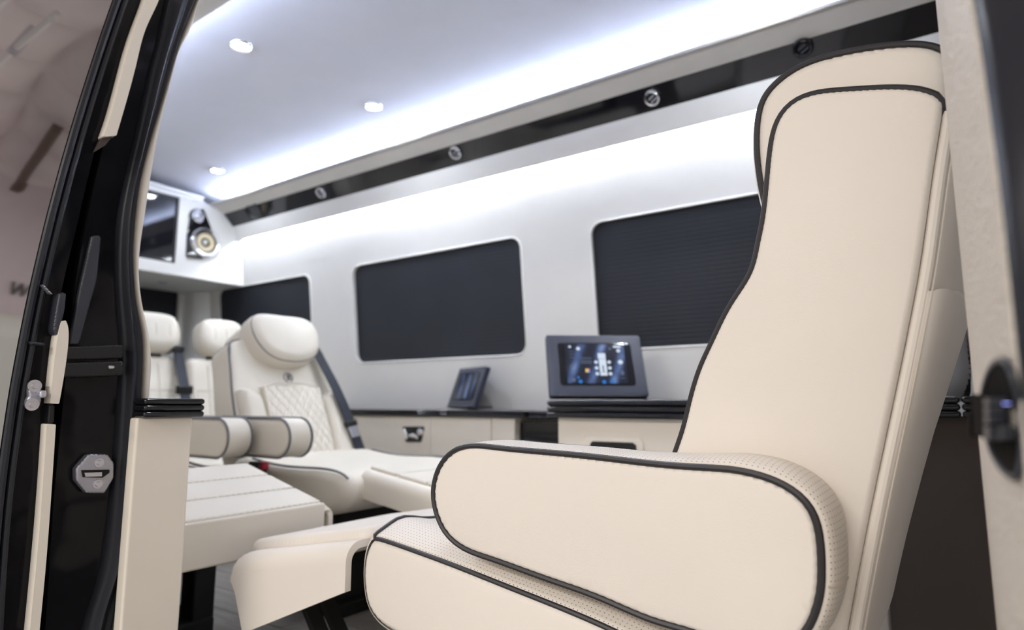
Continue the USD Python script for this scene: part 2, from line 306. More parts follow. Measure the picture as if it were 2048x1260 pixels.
# rear end wall with window
w4 = sbox(1.40, 1.0, 1.90, 1.40).buffer(-.05).buffer(.05, quad_segs=8)
rw = sbox(.5, 0, 2.14, 1.86).difference(w4)
struct('wall_left', prism(rw, .03, frame((XR, 0, 0), (0, 1, 0), (0, 0, 1), (1, 0, 0))), 'white_wall', 'rear end wall of the van behind the bench', 'wall')
t4 = thing('window_4', 'dark rear door window under the overhead cabinet', 'window', (XR, 1.65, 1.0), kind='structure')
obj('shade', bx(XR-.01, XR+.004, 1.37, 1.93, .97, 1.43), 'shade_fabric', t4)
rr = ring2(w4, .02); obj('window_frame', tube(np.c_[np.full(len(rr), XR+.03), rr], .004, True), 'white_wall', t4)
# corner column between rear wall and side wall
cp = spline([(XR+.03, 1.93), (XR+.10, 1.925), (XR+.16, 1.94), (XR+.21, 1.99), (XR+.24, 2.1)], 24)
struct('trim_5', prism(Polygon(list(cp)+[(XR+.03, 2.1)]), 1.366-.0, frame((0, 0, 0), (1, 0, 0), (0, 1, 0), (0, 0, 1))), 'white_wall', 'rounded pale corner column beside the rear window', 'trim')
struct('wall_right', bx(XF, XF+.04, .5, 2.15, 0, 1.9), 'brown_carpet', 'dark front bulkhead of the van beyond the foreground chair', 'wall')

# ------------------------------------------------------------------ door side: jamb, seal, trim, sliding door
XJ = -1.12
def jam(px): return np.array([atX(x, y, XJ)[1:] for x, y in px])
sealL = jam([(335, 0), (318, 80), (300, 150), (280, 250), (262, 330), (242, 420), (236, 490), (236, 560), (241, 640), (244, 720), (240, 800), (233, 900), (226, 980), (213, 1090), (195, 1180), (170, 1260)])
creamL = jam([(397, 0), (360, 93), (340, 160), (320, 227), (290, 333), (276, 420), (270, 500), (271, 545), (277, 607), (289, 665), (291, 730), (288, 800), (282, 957), (278, 1040), (270, 1115), (253, 1167), (230, 1260)])
creamR = jam([(403, 0), (385, 57), (362, 100), (345, 165), (333, 213), (312, 320), (297, 420), (286, 490), (283, 545), (290, 610), (302, 665), (308, 730), (303, 800), (296, 957), (292, 1040), (284, 1120), (267, 1175), (244, 1262)])
def ext(c):                       # run the traced line on above and below the frame
    c = c[np.argsort(c[:, 1])]; lo = c[0]+(c[0]-c[1])/max(np.linalg.norm(c[0]-c[1]), 1e-6)*.0; top = c[-1]+(c[-1]-c[-3])/np.linalg.norm(c[-1]-c[-3])*.42
    return spline(np.vstack([[c[0][0]-.01, -.35], [c[0][0]-.004, .15], c, top]), 120)
sL, cL, cR = ext(sealL), ext(creamL), ext(creamR)
bodyL = ext(jam([(262, 0), (205, 200), (160, 380), (120, 600), (100, 800), (80, 1000), (62, 1260)]))
YI = np.array([[.62, 1.62], [.56, 1.0], [.56, .6], [.56, -.02]])
js = thing('wall_front', 'gloss black door jamb and near side wall of the van at left', 'wall', (XJ, .46, 0), kind='structure')
obj('jamb_body', xprism(Polygon(np.vstack([bodyL+[.022, 0], sL[::-1]+[.006, 0]])).buffer(0), XR-.1, XJ-.012), 'wavy_gloss', js, label='gloss black painted jamb')
obj('inner_wall', xprism(Polygon(np.vstack([sL, cR[::-1]-[.004, 0]])).buffer(0), XR-.1, XJ-.03), 'cream_vinyl', js)
def strip(a, b, x0, x1, bul, name, mt, lab):
    a, b = np.array(a), np.array(b); u = np.linspace(0, 1, 13); n = len(a)
    P = np.array([[[x1+bul(uu), *(a[i]*(1-uu)+b[i]*uu)] for uu in u] for i in range(n)])
    P = np.concatenate([np.array([[[x0, *p]] for p in a]), P, np.array([[[x0, *p]] for p in b])], 1)
    obj(name, fixn(tm(P.reshape(-1, 3), gridfaces(*P.shape[:2]))), mt, js, label=lab)
strip(sL, cL, XJ-.03, XJ-.014, lambda u: .020*math.sin(math.pi*u)**.6+.004*math.cos(u*15), 'door_seal', 'rubber', 'dark ribbed rubber door seal')
strip(cL, cR, XJ-.03, XJ-.012, lambda u: .008*math.sin(math.pi*u)**.5, 'edge_trim', 'cream_vinyl', 'cream edge trim')
def jy(px): return [tuple(p) for p in jam(px)]
def jplate(px, x0, x1, name, mt, parent, r=.003, lab=None):
    P = rpoly(jy(px), r); e = puff(P, x1-x0, min(.003, (x1-x0)/2.2), step=.006, fr=frame(((x0+x1)/2, 0, 0), (0, 1, 0), (0, 0, 1), (1, 0, 0)))
    return obj(name, e, mt, parent, label=lab)
sp = jplate([(150, 936), (176, 908), (214, 908), (227, 926), (226, 956), (208, 986), (172, 986), (150, 960)], XJ-.012, XJ+.004, 'striker_plate', 'dull_metal', js, lab='metal striker plate')
obj('plate_slot', xprism(Polygon(jy([(160, 940), (216, 939), (216, 945), (202, 955), (163, 954)])), XJ+.003, XJ+.0055), 'hole_dark', sp)
obj('latch_bar', xprism(Polygon(jy([(165, 945), (200, 944), (200, 952), (167, 953)])), XJ+.004, XJ+.007), 'steel', sp)
for q in ((196, 925), (193, 968)):
    o = atX(*q, XJ); fr = frame((XJ+.004, o[1], o[2]), (0, 1, 0), (0, 0, 1), (1, 0, 0))
    obj('screw', lathe([(0, .003), (.0035, .003), (.004, .001), (.007, .001), (.008, -.002)], fr, 20), 'steel', sp)
for a, b in ((690, 717), (722, 752)):
    jplate([(120, a+4), (240, a), (240, b), (120, b+4)], XJ-.012, XJ+.012, 'roller_track', 'satin_black', js, lab='black roller guide bar')
jplate([(208, 731), (222, 731), (222, 739), (208, 739)], XJ+.008, XJ+.016, 'roller_tab', 'steel', js)
jplate([(205, 470), (196, 560), (160, 690), (140, 690), (160, 580), (185, 470)], XJ-.012, XJ-.002, 'jamb_channel', 'dark_plastic', js)
# right jamb: wrinkled trim, seal, pull recess
jr = thing('wall_front', 'cream grained door pillar at the right with oval black recess', 'pillar', (.005, .5, 0), kind='structure')
pz = np.linspace(-.2, 1.75, 80)
yo = lambda z: np.interp(z, [-.2, .70, .751, .793, .828, .865, .914, .963, 1.05, 1.2, 1.75], [.378, .384, .385, .383, .384, .395, .412, .437, .455, .47, .50])
def trow(z):
    o = float(yo(z)); return [(.0055, .75), (.006, .62), (.0065, .53)]+[(.007+.013*q-.0015*math.sin(math.pi*q), .5+(o-.5)*q) for q in np.linspace(0, 1, 14)]
P = np.array([[[x, y, z] for x, y in trow(z)] for z in pz])
obj('pillar_trim', solid(P, np.array([.02, 0, 0])), 'wrinkled_trim', jr, label='cream grained pillar trim')
P = np.array([[[.019+.115*q+.0016*math.cos(q*40), float(yo(z))-.010-.028*q**.5, z] for q in np.linspace(0, 1, 30)] for z in pz])
obj('door_seal', solid(P, np.array([.008, .02, 0])), 'rubber', jr, label='dark rubber door seal')
P = np.array([[[.125+.2*q, float(yo(z))-.045-.02*q, z] for q in (0, .5, 1)] for z in pz]); obj('body_edge', solid(P, np.array([0, .03, 0])), 'gloss_black', jr)
# oval recess on the trim surface
ov = [(2012, 720), (1996, 732), (1984, 758), (1978, 790), (1979, 830), (1986, 870), (1998, 908), (2016, 938), (2036, 955), (2048, 950), (2056, 920), (2058, 860), (2052, 800), (2040, 755), (2028, 728)]
def ontrim(x, y, off=0.0):
    r = ray(x, y); t = np.linspace(.3, .75, 900); Q_ = CAM+np.outer(t, r); q = (.5-Q_[:, 1])/(.5-yo(Q_[:, 2]))
    g = Q_[:, 0]-(.007+.013*q-.0015*np.sin(math.pi*np.clip(q, 0, 1))); k = int(np.argmin(np.abs(g))); return Q_[k]+np.array([-off, -off*.1, 0])
ovp = np.array([ontrim(x, y, .0025) for x, y in ov]); c = ovp.mean(0)
ring = spline(ovp, 48, True); k = np.array([.0, .35, .7, .92, 1.0]); G = np.array([[c+(p-c)*f for p in ring] for f in k]); G[:2] += np.array([.0012, .0006, 0])
gc = obj('oval_recess', gridmesh(G), 'soft_black', jr, label='oval black plastic recess')
obj('recess_rim', tube(ring, .0016, True), 'dark_plastic', jr)
def tslab(px, o0, o1):
    A = np.array([ontrim(x, y, o0) for x, y in px]); B = np.array([ontrim(x, y, o1) for x, y in px]); n = len(px)
    cA, cB = A.mean(0), B.mean(0); v = np.vstack([A, B, cA, cB]); i = np.arange(n); j = (i+1) % n
    return fixn(tm(v, np.vstack([np.stack([i, i+n, j+n], 1), np.stack([i, j+n, j], 1), np.stack([np.full(n, 2*n+1), i+n, j+n], 1)[:, ::-1], np.stack([np.full(n, 2*n), i, j], 1)])))
obj('catch_block', tslab([(1976, 788), (2018, 796), (2016, 880), (1986, 872), (1975, 868), (1976, 830)], .002, .008), 'soft_black', jr, smooth=False)
for a in (797, 815, 833, 853, 868):
    obj('catch_rib', tslab([(2017, a), (2028, a-1), (2028, a+13), (2017, a+14)], .003, .010), 'dark_plastic', jr, smooth=False)
    if a > 840: obj('catch_rib', tslab([(2033, a), (2042, a-1), (2042, a+10), (2033, a+11)], .002, .007), 'dark_plastic', jr, smooth=False)
for a, b in ((826, 852), (854, 874)): obj('catch_tab', tslab([(1971, a+3), (1978, a), (1978, b), (1973, b-2)], .003, .009), 'soft_black', jr, smooth=False)
obj('indicator_light', tslab([(2034, 806), (2036.5, 806), (2036.5, 808.5), (2034, 808.5)], .003, .0055), 'blue_dot', jr, smooth=False, label='tiny blue indicator light')

# sliding door, open, parked along the outside of the van to the left
zs = np.array([-.4, .2, .4, .595, .72, .84, .967, 1.07, 1.191, 1.313, 1.403, 1.6, 1.9]); ys = np.array([.40, .36, .348, .342, .339, .345, .358, .371, .391, .412, .43, .470, .535])
skin = PchipInterpolator(zs, np.polyval(np.polyfit(zs[1:], ys[1:], 3), zs)); zz = np.linspace(-.35, 1.88, 150); outer = np.c_[skin(zz), zz]
dr = thing('door_1', 'gloss black sliding door pushed open at the far left', 'door', (XJ, .38, 0), kind='structure')
cardC = ext(jam([(290, 0), (262, 100), (225, 215), (200, 285), (160, 450), (122, 620), (108, 740), (97, 830), (84, 950), (70, 1100), (56, 1260)]))
obj('door_skin', xprism(Polygon(np.vstack([outer, np.c_[np.interp(zz, cardC[:, 1], cardC[:, 0]), zz][::-1]])).buffer(0), -2.5, XJ-.012), 'door_paint', dr, label='gloss black outer door skin')
obj('door_edge', xprism(Polygon(np.vstack([outer+[.004, 0], np.c_[np.interp(zz, cardC[:, 1], cardC[:, 0])-.001, zz][::-1]])).buffer(0), XJ-.012, XJ-.0095), 'wavy_gloss', dr, label='black front edge of the door')
for off, rad in ((.006, .0055), (.017, .0045)):
    obj('door_seal', tube(np.c_[np.full(len(zz), XJ-.008), skin(zz)+off, zz], rad, n=8), 'rubber', dr)
def card(pts_l, pts_r, x0, x1):
    a, b = jam(pts_l), jam(pts_r); return xprism(Polygon(np.vstack([spline(a, 30), spline(b, 30)[::-1]])).buffer(.002), x0, x1)
obj('door_card', card([(294, -20), (289, 0), (263, 71), (242, 143), (218, 233), (204, 274)], [(315, -20), (308, 5), (282, 62), (263, 133), (237, 228), (224, 272)], XJ-.05, XJ+.012), 'cream_vinyl', dr, label='upper cream door card edge')
obj('card_end', xprism(Polygon(jy([(204, 275), (223, 274), (208, 292), (190, 303)])), XJ-.05, XJ+.004), 'brown_carpet', dr)
obj('door_card', card([(118, 646), (112, 668), (104, 725), (96, 804)], [(122, 645), (126, 658), (120, 735), (108, 805)], XJ-.05, XJ+.014), 'cream_vinyl', dr, label='lower cream door card edge')
obj('door_card', card([(90, 850), (80, 1000), (68, 1140), (56, 1262)], [(102, 851), (92, 1000), (81, 1140), (69, 1262)], XJ-.05, XJ+.012), 'cream_vinyl', dr, label='bottom cream door card edge')
jplate([(95, 808), (108, 808), (106, 847), (92, 847)], XJ-.04, XJ+.006, 'card_joint', 'satin_black', dr)
jplate([(112, 586), (127, 586), (124, 620), (110, 682), (100, 660), (106, 620)], XJ-.012, XJ+.012, 'guide_block', 'dark_plastic', dr)
jplate([(81, 569), (84, 568), (104, 589), (101, 591)], XJ-.012, XJ+.006, 'link_rod', 'dull_metal', dr, r=.0005)
jplate([(58, 682), (90, 686), (90, 692), (58, 689)], XJ-.012, XJ+.005, 'edge_rib', 'dark_plastic', dr, r=.0005)
dl = jplate([(57, 765), (66, 759), (76, 762), (81, 775), (79, 790), (81, 800), (76, 815), (62, 820), (51, 815), (48, 805), (56, 792), (54, 780)], XJ-.012, XJ+.006, 'striker', 'dull_metal', dr, lab='metal door striker')
jplate([(68, 781), (84, 781), (82, 797), (68, 796)], XJ+.004, XJ+.022, 'striker_pin', 'steel', dl)
for q in ((66, 772), (61, 809)):
    o = atX(*q, XJ); obj('screw', lathe([(0, .004), (.004, .004), (.0045, .001), (.009, .001), (.009, -.002)], frame((XJ+.006, o[1], o[2]), (0, 1, 0), (0, 0, 1), (1, 0, 0)), 20), 'steel', dl)

# ================================================================== fittings
# ceiling downlights
ceilz = lambda y: 1.822+.035*(1-((y-1.3)/.58)**2)
for q, lab in (((482, 97), 'round recessed ceiling light nearest the door side'), ((748, 217), 'round recessed ceiling light nearest the middle window'), ((435, 343), 'round recessed ceiling light closest to the rear cabinet'), ((-2900, -1940), 'round recessed ceiling light at the rear on the door side'), ((-380, -1400), 'round recessed ceiling light above the front window'), ((-650, -1940), 'round recessed ceiling light above the foreground chair')):
    p = atZ(*q, 1.842) if q[1] > -500 else np.array([q[0]/1000., (q[1]+3000)/1000., 0]); p[2] = ceilz(p[1]); t = thing('ceiling_downlight', lab, 'light', p, 'recessed ceiling lights')
    fr = frame(p, (1, 0, 0), (0, -1, 0), (0, 0, -1))
    obj('bezel', lathe([(.026, .001), (.028, .005), (.034, .005), (.037, 0), (.037, -.004)], fr), 'chrome', t, label='chrome bezel')
    obj('lens', lathe([(0, .0035), (.02, .003), (.027, .001)], fr), 'lamp_lens', t, label='glowing lens')
# air vents on the gloss strip
d = np.r_[0, V3-V2]; d /= np.linalg.norm(d); nv = np.cross((1, 0, 0), d); nv = nv if nv[2] < 0 else -nv
for q, lab, mt in (((1305, 195), 'round chrome reading light on the black strip, nearest the foreground chair', 'chrome'), ((912, 305), 'round chrome reading light on the black strip above the middle window', 'chrome'), ((643, 385), 'round chrome reading light on the black strip, nearest the rear', 'chrome'), ((1606, 95), 'dark round vent on the black strip behind the headrest', 'gloss_black')):
    p = onpl(*q, (0, *V2), nv); t = thing('reading_light', lab, 'light', p, 'round reading lights on the black strip'); fr = frame(p+nv*.0005, (1, 0, 0), np.cross(nv, (1, 0, 0)), nv)
    R = .0285
    obj('bezel', lathe([(R*.62, .006), (R*.68, .011), (R*.82, .013), (R*.95, .009), (R, 0), (R, -.003)], fr), mt, t)
    obj('cup', lathe([(0, .002), (R*.5, .002), (R*.64, .007)], fr), 'satin_black', t)
    for k in (-.32, .12): obj('louver', put(rbox(-R*.46, R*.46, k*R-.0022, k*R+.0022, .003, .009, .002), fr @ trimesh.transformations.rotation_matrix(.5, (0, 0, 1))), 'steel' if mt == 'chrome' else 'dark_plastic', t)
# dark round speaker grille at the rear end of the strip
p = onpl(508, 418, (0, *V2), nv); t = thing('round_speaker', 'dark round speaker grille at the rear end of the black strip', 'speaker', p); fr = frame(p, (1, 0, 0), np.cross(nv, (1, 0, 0)), nv)
obj('rim', lathe([(.037, .003), (.042, .005), (.048, .003), (.048, -.002)], fr), 'satin_black', t); obj('grille', lathe([(0, .004), (.02, .003), (.038, .001)], fr), 'dark_plastic', t)

# overhead cabinet at the rear
oc = thing('overhead_cabinet', 'white overhead cabinet at the rear holding television and speaker', 'cabinet', (XC, 1.3, 1.366))
ch = Polygon([(.72, 1.366), (1.979, 1.366), (1.954, 1.60), (1.925, 1.60), (1.90, 1.68), (1.845, 1.737), (1.765, 1.762), (1.70, 1.792), (.9, 1.81), (.72, 1.80)])
tvb = (.98, 1.603, 1.424, 1.768)
face = ch.difference(sbox(tvb[0], tvb[2], tvb[1], tvb[3]))
obj('cabinet_front', prism(face, .02, frame((XC-.02, 0, 0), (0, 1, 0), (0, 0, 1), (1, 0, 0))), 'white_wall', oc)
obj('cabinet_body', [bx(XR+.035, XC-.02, .72, 1.972, 1.366, 1.386), bx(XR+.035, XC-.02, .72, .74, 1.386, 1.80), bx(XC-.10, XC-.09, .74, 1.93, 1.386, 1.80)], 'white_wall', oc)
obj('bottom_roll', tube([(XC-.012, .72, 1.374), (XC-.012, 1.974, 1.374)], .012, n=14), 'white_wall', oc)
obj('crown', xprism(Polygon([(.86, 1.806), (1.72, 1.785), (1.72, 1.80), (.86, 1.822)]), XC-.02, XC+.012), 'white_wall', oc)
tp = atZ(325, 565, 1.366); obj('under_light', lathe([(0, .003), (.022, .003), (.026, 0)], frame(tp, (1, 0, 0), (0, -1, 0), (0, 0, -1)), 24), 'steel', oc)
tv = thing('television', 'dark flat television set into the white rear overhead cabinet', 'television', (XC-.03, 1.29, 1.43))
obj('screen', bx(XC-.03, XC-.016, tvb[0]+.012, tvb[1]-.012, tvb[2]+.012, tvb[3]-.012), 'gloss_black', tv, smooth=False)
obj('bezel', prism(sbox(tvb[0], tvb[2], tvb[1], tvb[3]).difference(sbox(tvb[0]+.012, tvb[2]+.012, tvb[1]-.012, tvb[3]-.012)), .018, frame((XC-.03, 0, 0), (0, 1, 0), (0, 0, 1), (1, 0, 0))), 'satin_black', tv)
# two-way speaker on the cabinet
sk = thing('speaker', 'two-way speaker with chrome rings on the white rear cabinet', 'speaker', (XC, 1.75, 1.48))
A = lambda x, y: atX(x, y, XC)[1:]
cw, ct = A(408, 486), A(393, 434)
pear = Polygon(Point(*cw).buffer(.078)).union(Point(*ct).buffer(.042)).union(Polygon([A(375, 470), A(373, 512), A(402, 516), A(420, 460), A(404, 420), A(382, 428)]).buffer(.006)).buffer(.015).buffer(-.015)
obj('housing', puff(pear, .016, .006, step=.008, fr=frame((XC+.006, 0, 0), (0, 1, 0), (0, 0, 1), (1, 0, 0))), 'gloss_black', sk, label='black pear shaped plate')
fw = frame((XC+.014, *cw), (0, 1, 0), (0, 0, 1), (1, 0, 0)); ft = frame((XC+.014, *ct), (0, 1, 0), (0, 0, 1), (1, 0, 0))
wf = obj('woofer_ring', lathe([(.054, .004), (.058, .012), (.072, .012), (.080, .004), (.082, -.006)], fw), 'chrome', sk)
obj('woofer_surround', lathe([(.047, .004), (.051, .008), (.055, .004)], fw), 'matt_black', wf); obj('cone', lathe([(0, .000), (.02, -.001), (.048, .005)], fw), 'cone_cream', wf, label='pale yellow cone'); obj('dust_cap', lathe([(0, .009), (.008, .007), (.014, .000)], fw), 'pale_paint', wf)
tw = obj('tweeter_ring', lathe([(.024, .002), (.027, .008), (.032, .007), (.034, -.002)], ft), 'chrome', sk); obj('tweeter_dome', lathe([(0, .010), (.01, .008), (.018, .002), (.024, .002)], ft), 'steel', tw)

# rear side counter with cabinet panels
def ribs(parent, x0, x1, y0, y1, zt, h, n, mt='gloss_black', name='moulding'):
    for k in range(n): obj(name, rbox(x0, x1, y0, y1, zt-(k+1)*h/n, zt-k*h/n, h/n*.48), mt, parent)
XA = atY(1030, 860, 1.9)[0]
sc = thing('side_cabinet', 'long cream side cabinet with black gloss top under the middle window', 'cabinet', (-2.2, 1.95, 0))
obj('cabinet_body', bx(-2.40, XA-.004, 1.915, YW(.68)-.005, FZ+.004, .676), 'cream_vinyl', sc)
xs = [-2.40, atY(700, 860, 1.9)[0]-.03, atY(862, 860, 1.9)[0], atY(983, 860, 1.9)[0], XA]
for a, b in zip(xs[:-1], xs[1:]): obj('cabinet_panel', rbox(a+.001, b-.001, 1.898, 1.916, FZ+.01, .674, .004), 'cream_vinyl', sc)
ribs(sc, -2.41, XA+.05, 1.885, 2.045, .703, .026, 2, name='counter_top')
br = thing('black_recess', 'black gloss recessed bay between the two cream cabinets', 'cabinet', (-1.15, 1.95, 0)); XB = atY(1112, 860, 1.62)[0]
obj('back_panel', bx(XA+.002, XB-.004, 1.93, 1.95, FZ+.004, .66), 'gloss_black', br); ribs(br, XA+.052, XB-.026, 1.90, 2.045, .703, .03, 2, name='counter_top')
# front console with ribbed black top
fc = thing('front_console', 'cream console with three-ribbed black gloss top holding the large tablet', 'cabinet', (-.7, 1.75, 0))
obj('console_body', rbox(XB, -.17, 1.63, 1.95, FZ+.004, .690, .006), 'cream_vinyl', fc)
ribs(fc, XB-.022, -.165, 1.60, 2.02, .738, .052, 3)
pz0, pz1 = atY(1230, 905, 1.62)[2]-.06, atY(1230, 884, 1.62)[2]; px0, px1 = atY(1180, 890, 1.62)[0], atY(1272, 890, 1.62)[0]
dp = obj('drawer_pull', puff(rpoly([(px0-.02, pz0-.02), (px1+.02, pz0-.02), (px1+.02, pz1+.012), (px0-.02, pz1+.012)], .018), .012, .005, fr=frame((0, 1.628, 0), (1, 0, 0), (0, 0, 1), (0, -1, 0))), 'cream_vinyl', fc)
obj('pull_slot', puff(rpoly([(px0, pz0), (px1, pz0), (px1, pz1), (px0, pz1)], .01), .006, .002, fr=frame((0, 1.621, 0), (1, 0, 0), (0, 0, 1), (0, -1, 0))), 'satin_black', dp, label='black finger slot')
# dark partition behind the chair
dp_ = thing('dark_partition', 'dark brown low partition with black moulding behind the foreground chair', 'partition', (.4, 1.55, 0))
obj('partition_panel', bx(-.155, XF-.01, 1.50, 1.54, FZ+.004, .704), 'brown_carpet', dp_)
xj = atY(1922, 810, 1.48)[0]
for a, b in ((-.16, xj-.001), (xj+.001, XF-.02)):
    for k in range(3): obj('moulding', rbox(a if k or a > .1 else a, b, 1.47, 1.58, .742-(k+1)*.0135, .742-k*.0135, .0064), 'gloss_black', dp_)
# driver seat seen through the gap
ds = thing('driver_seat', 'grey driver seat back seen through the gap beside the right pillar', 'seat', (.12, 1.75, .74))
fr = frame((0, 1.75, 0), (1, 0, 0), (0, 0, 1), (0, -1, 0)); Q = lambda pts: [(p[0], p[2]) for p in (atY(x, y, 1.62) for x, y in pts)]
obj('seat_back', puff(Polygon(spline(np.array(Q([(1880, 500), (1936, 503), (1944, 560), (1938, 650), (1925, 800), (1860, 800)])), 60, True)), .24, .04, fr=fr), 'grey_seat', ds)
obj('headrest', puff(Polygon(spline(np.array(Q([(1890, 380), (1925, 395), (1940, 495), (1890, 495)])), 50, True)), .22, .04, fr=fr), 'grey_seat', ds)
obj('seat_base', rbox(.03, .30, 1.62, 1.88, FZ+.004, .80, .02), 'grey_seat', ds)
obj('back_shell', puff(Polygon(spline(np.array(Q([(1944, 560), (1953, 590), (1950, 680), (1941, 740), (1936, 800), (1924, 800), (1938, 650)])), 60, True)), .20, .012, fr=fr), 'matt_black', ds, label='dark seat back shell')

# tablets
def tablet(c, yaw, tilt, w, h, label, detail, screen='screen_glow'):
    """c = middle of the lower edge, yaw = heading of the screen normal, tilt = lean back"""
    n0 = np.array([math.cos(yaw), math.sin(yaw), 0]); ex = np.array([-math.sin(yaw), math.cos(yaw), 0]); ey = math.cos(tilt)*np.array([0, 0, 1.0])-math.sin(tilt)*n0; ez = np.cross(ex, ey)
    fr = frame(c, ex, ey, ez); t = thing('tablet', label, 'tablet', c, 'tablets on the black counters')
    out = sbox(-w/2, 0, w/2, h).buffer(-.006).buffer(.006); sw, s0, s1 = w*.385, h*.17, h*.86
    obj('case', puff(out, .022, .003, step=.008, fr=fr @ frame((0, 0, -.011), (1, 0, 0), (0, 1, 0), (0, 0, 1))), 'tablet_case', t)
    obj('bezel', puff(sbox(-sw, s0, sw, s1).buffer(-.008).buffer(.008), .003, .001, step=.008, fr=fr @ frame((0, 0, .0005), (1, 0, 0), (0, 1, 0), (0, 0, 1))), 'gloss_black', t)
    iw = sw*.80; sc_ = obj('screen', put(bx(-iw, iw, s0+.006, s1-.006, .0018, .0030), fr), screen, t, smooth=False, label='lit screen')
    obj('stand', [put(rbox(-w*.2, w*.2, .035, h*.5, -.045, -.020, .006), fr), put(rbox(-w*.40, w*.40, -.012, .095, -.003, .003, .0025), frame(np.asarray(c), ex, -n0, (0, 0, 1)))], 'satin_black', t)
    if detail:
        z0, z1 = .0030, .0036; S = lambda u, v: (-iw+2*iw*u, s0+.006+(s1-s0-.012)*v)
        def dot(u, v, r, m_='screen_white', nm='icon'):
            a, b = S(u, v); obj(nm, put(trimesh.creation.cylinder(r, z1-z0, sections=16, transform=trimesh.transformations.translation_matrix((a, b, (z0+z1)/2))), fr), m_, sc_, smooth=False)
        def rect(u0, u1, v0, v1, m_='screen_white', nm='icon'):
            a, b = S(u0, v0); c_, d_ = S(u1, v1); obj(nm, put(prism(sbox(a, b, c_, d_).buffer(-.0004).buffer(.0004), z1-z0), fr @ frame((0, 0, z0), (1, 0, 0), (0, 1, 0), (0, 0, 1))), m_, sc_, smooth=False)
        rect(.54, .67, .62, .76); rect(.55, .60, .28, .61); rect(.62, .67, .28, .61); rect(.60, .62, .45, .61); rect(.55, .67, .19, .27)    # plan of the cabin
        for v in (.53, .38, .235):
            dot(.50, v, .0055); dot(.72, v, .0055)
        dot(.22, .88, .006); dot(.08, .93, .004); dot(.90, .83, .006); dot(.90, .67, .005, 'screen_dim'); dot(.91, .53, .0075); dot(.92, .26, .006, 'screen_dim'); rect(.82, .95, .91, .96)
        dot(.10, .43, .005, 'screen_dim'); dot(.10, .08, .006, 'screen_dim'); dot(.76, .88, .004, 'screen_dim')
        for v in (.62, .55, .50): rect(.25, .43, v, v+.02, 'screen_dim', 'text_line')
        for v in (.80, .72, .64, .30, .22): rect(.06, .13, v, v+.012, 'screen_dim', 'text_line'); rect(.88, .95, v-.32 if v > .5 else v-.1, v-.308 if v > .5 else v-.088, 'screen_dim', 'text_line')
        rect(.31, .355, .27, .36, 'swatch_yellow', 'swatch'); rect(.355, .385, .31, .36, 'swatch_pink', 'swatch'); rect(.355, .385, .26, .31, 'swatch_blue', 'swatch')
        dot(.21, .04, .006, 'screen_cyan'); dot(.60, .03, .006, 'screen_cyan'); dot(.74, .04, .006, 'screen_cyan'); dot(.18, .14, .004, 'screen_cyan')
    return t
b0, b1 = atY(1105, 797, 1.68), atY(1300, 799, 1.74)
tablet((b0+b1)/2*[1, 1, 0]+[0, 0, .7485], -.90, .46, .298, .215, 'large tablet in dark frame on the ribbed black console top', True)
cc = atY(919, 813, 1.93); cc[2] = .713; tablet(cc, -2.0, .34, .235, .165, 'small tablet seen at an angle on the rear black counter', False)

# seat switch panel on the side cabinet
sw = thing('switch_panel', 'black seat switch panel with chrome buttons on the cream side cabinet', 'switch', atY(826, 870, 1.896))
B = lambda x, y: tuple(atY(x, y, 1.896)[[0, 2]]); fr = frame((0, 1.896, 0), (1, 0, 0), (0, 0, 1), (0, -1, 0))
obj('plate', puff(rpoly([B(804, 853), B(812, 884), B(842, 884), B(849, 853)], .006), .006, .002, step=.006, fr=fr), 'gloss_black', sw)
for nm, pts in (('backrest_button', [B(806, 856), B(811, 855), B(816, 870), B(817, 879), B(811, 879)]), ('seat_button', [B(818, 868), B(828, 866), B(837, 872), B(838, 880), B(832, 877), B(819, 874)])):
    obj(nm, puff(rpoly(pts, .003), .014, .004, step=.005, fr=fr), 'chrome', sw)
o = atY(841, 864, 1.893); obj('round_button', lathe([(0, .010), (.010, .010), (.014, .006), (.015, 0)], frame(o, (1, 0, 0), (0, 0, 1), (0, -1, 0)), 24), 'chrome', sw)

# low cabinet end by the left jamb
lc = thing('door_cabinet', 'cream cabinet end with ribbed black cap beside the left door jamb', 'cabinet', (-1.07, .54, 0)); XL = -1.085
y0c, y1c = .47, atX(385, 850, XL)[1]
obj('cabinet_end', rbox(XJ+.010, XL, .50, y1c, FZ+.004, .706, .004), 'cream_vinyl', lc); obj('cabinet_body', rbox(-1.45, XJ+.010, .575, y1c, FZ+.004, .706, .002), 'cream_vinyl', lc); ribs(lc, XJ+.009, XL+.016, .503, y1c+.012, .737, .031, 3, name='cap_moulding')

# ================================================================== foreground chair (faces the rear)
YB = .80
Fp = [atY(x, y, YB)[[0, 2]] for x, y in [(1300, 1330), (1308, 1200), (1320, 1050), (1334, 960), (1348, 910), (1365, 860), (1380, 800), (1400, 735), (1425, 680), (1460, 610), (1500, 545), (1515, 490), (1525, 440), (1533, 370), (1540, 300), (1553, 245), (1578, 210), (1620, 188), (1700, 178), (1790, 174), (1845, 179), (1872, 188)]]
Gp = [atY(x, y, YB)[[0, 2]] for x, y in [(1886, 202), (1881, 240), (1868, 320), (1854, 420), (1840, 520), (1826, 600), (1790, 780), (1752, 960), (1722, 1110), (1694, 1260), (1682, 1330)]]
Fs, Gs = spline(Fp, 110), spline(Gp, 60); loop = np.vstack([Fs, Gs, resample([Gs[-1], Fs[0]], 14)[1:-1]]); nF, nG, nL = len(Fs), len(Gs), len(loop)
CH = thing('captain_chair', 'large cream leather captain chair in the foreground facing the rear, black piping', 'chair', (-.4, 1.0, 0))
phi = np.linspace(0, math.pi, 33); ysl = YB+.012+.20*(1-np.cos(phi)); bul = np.zeros((33, nL))
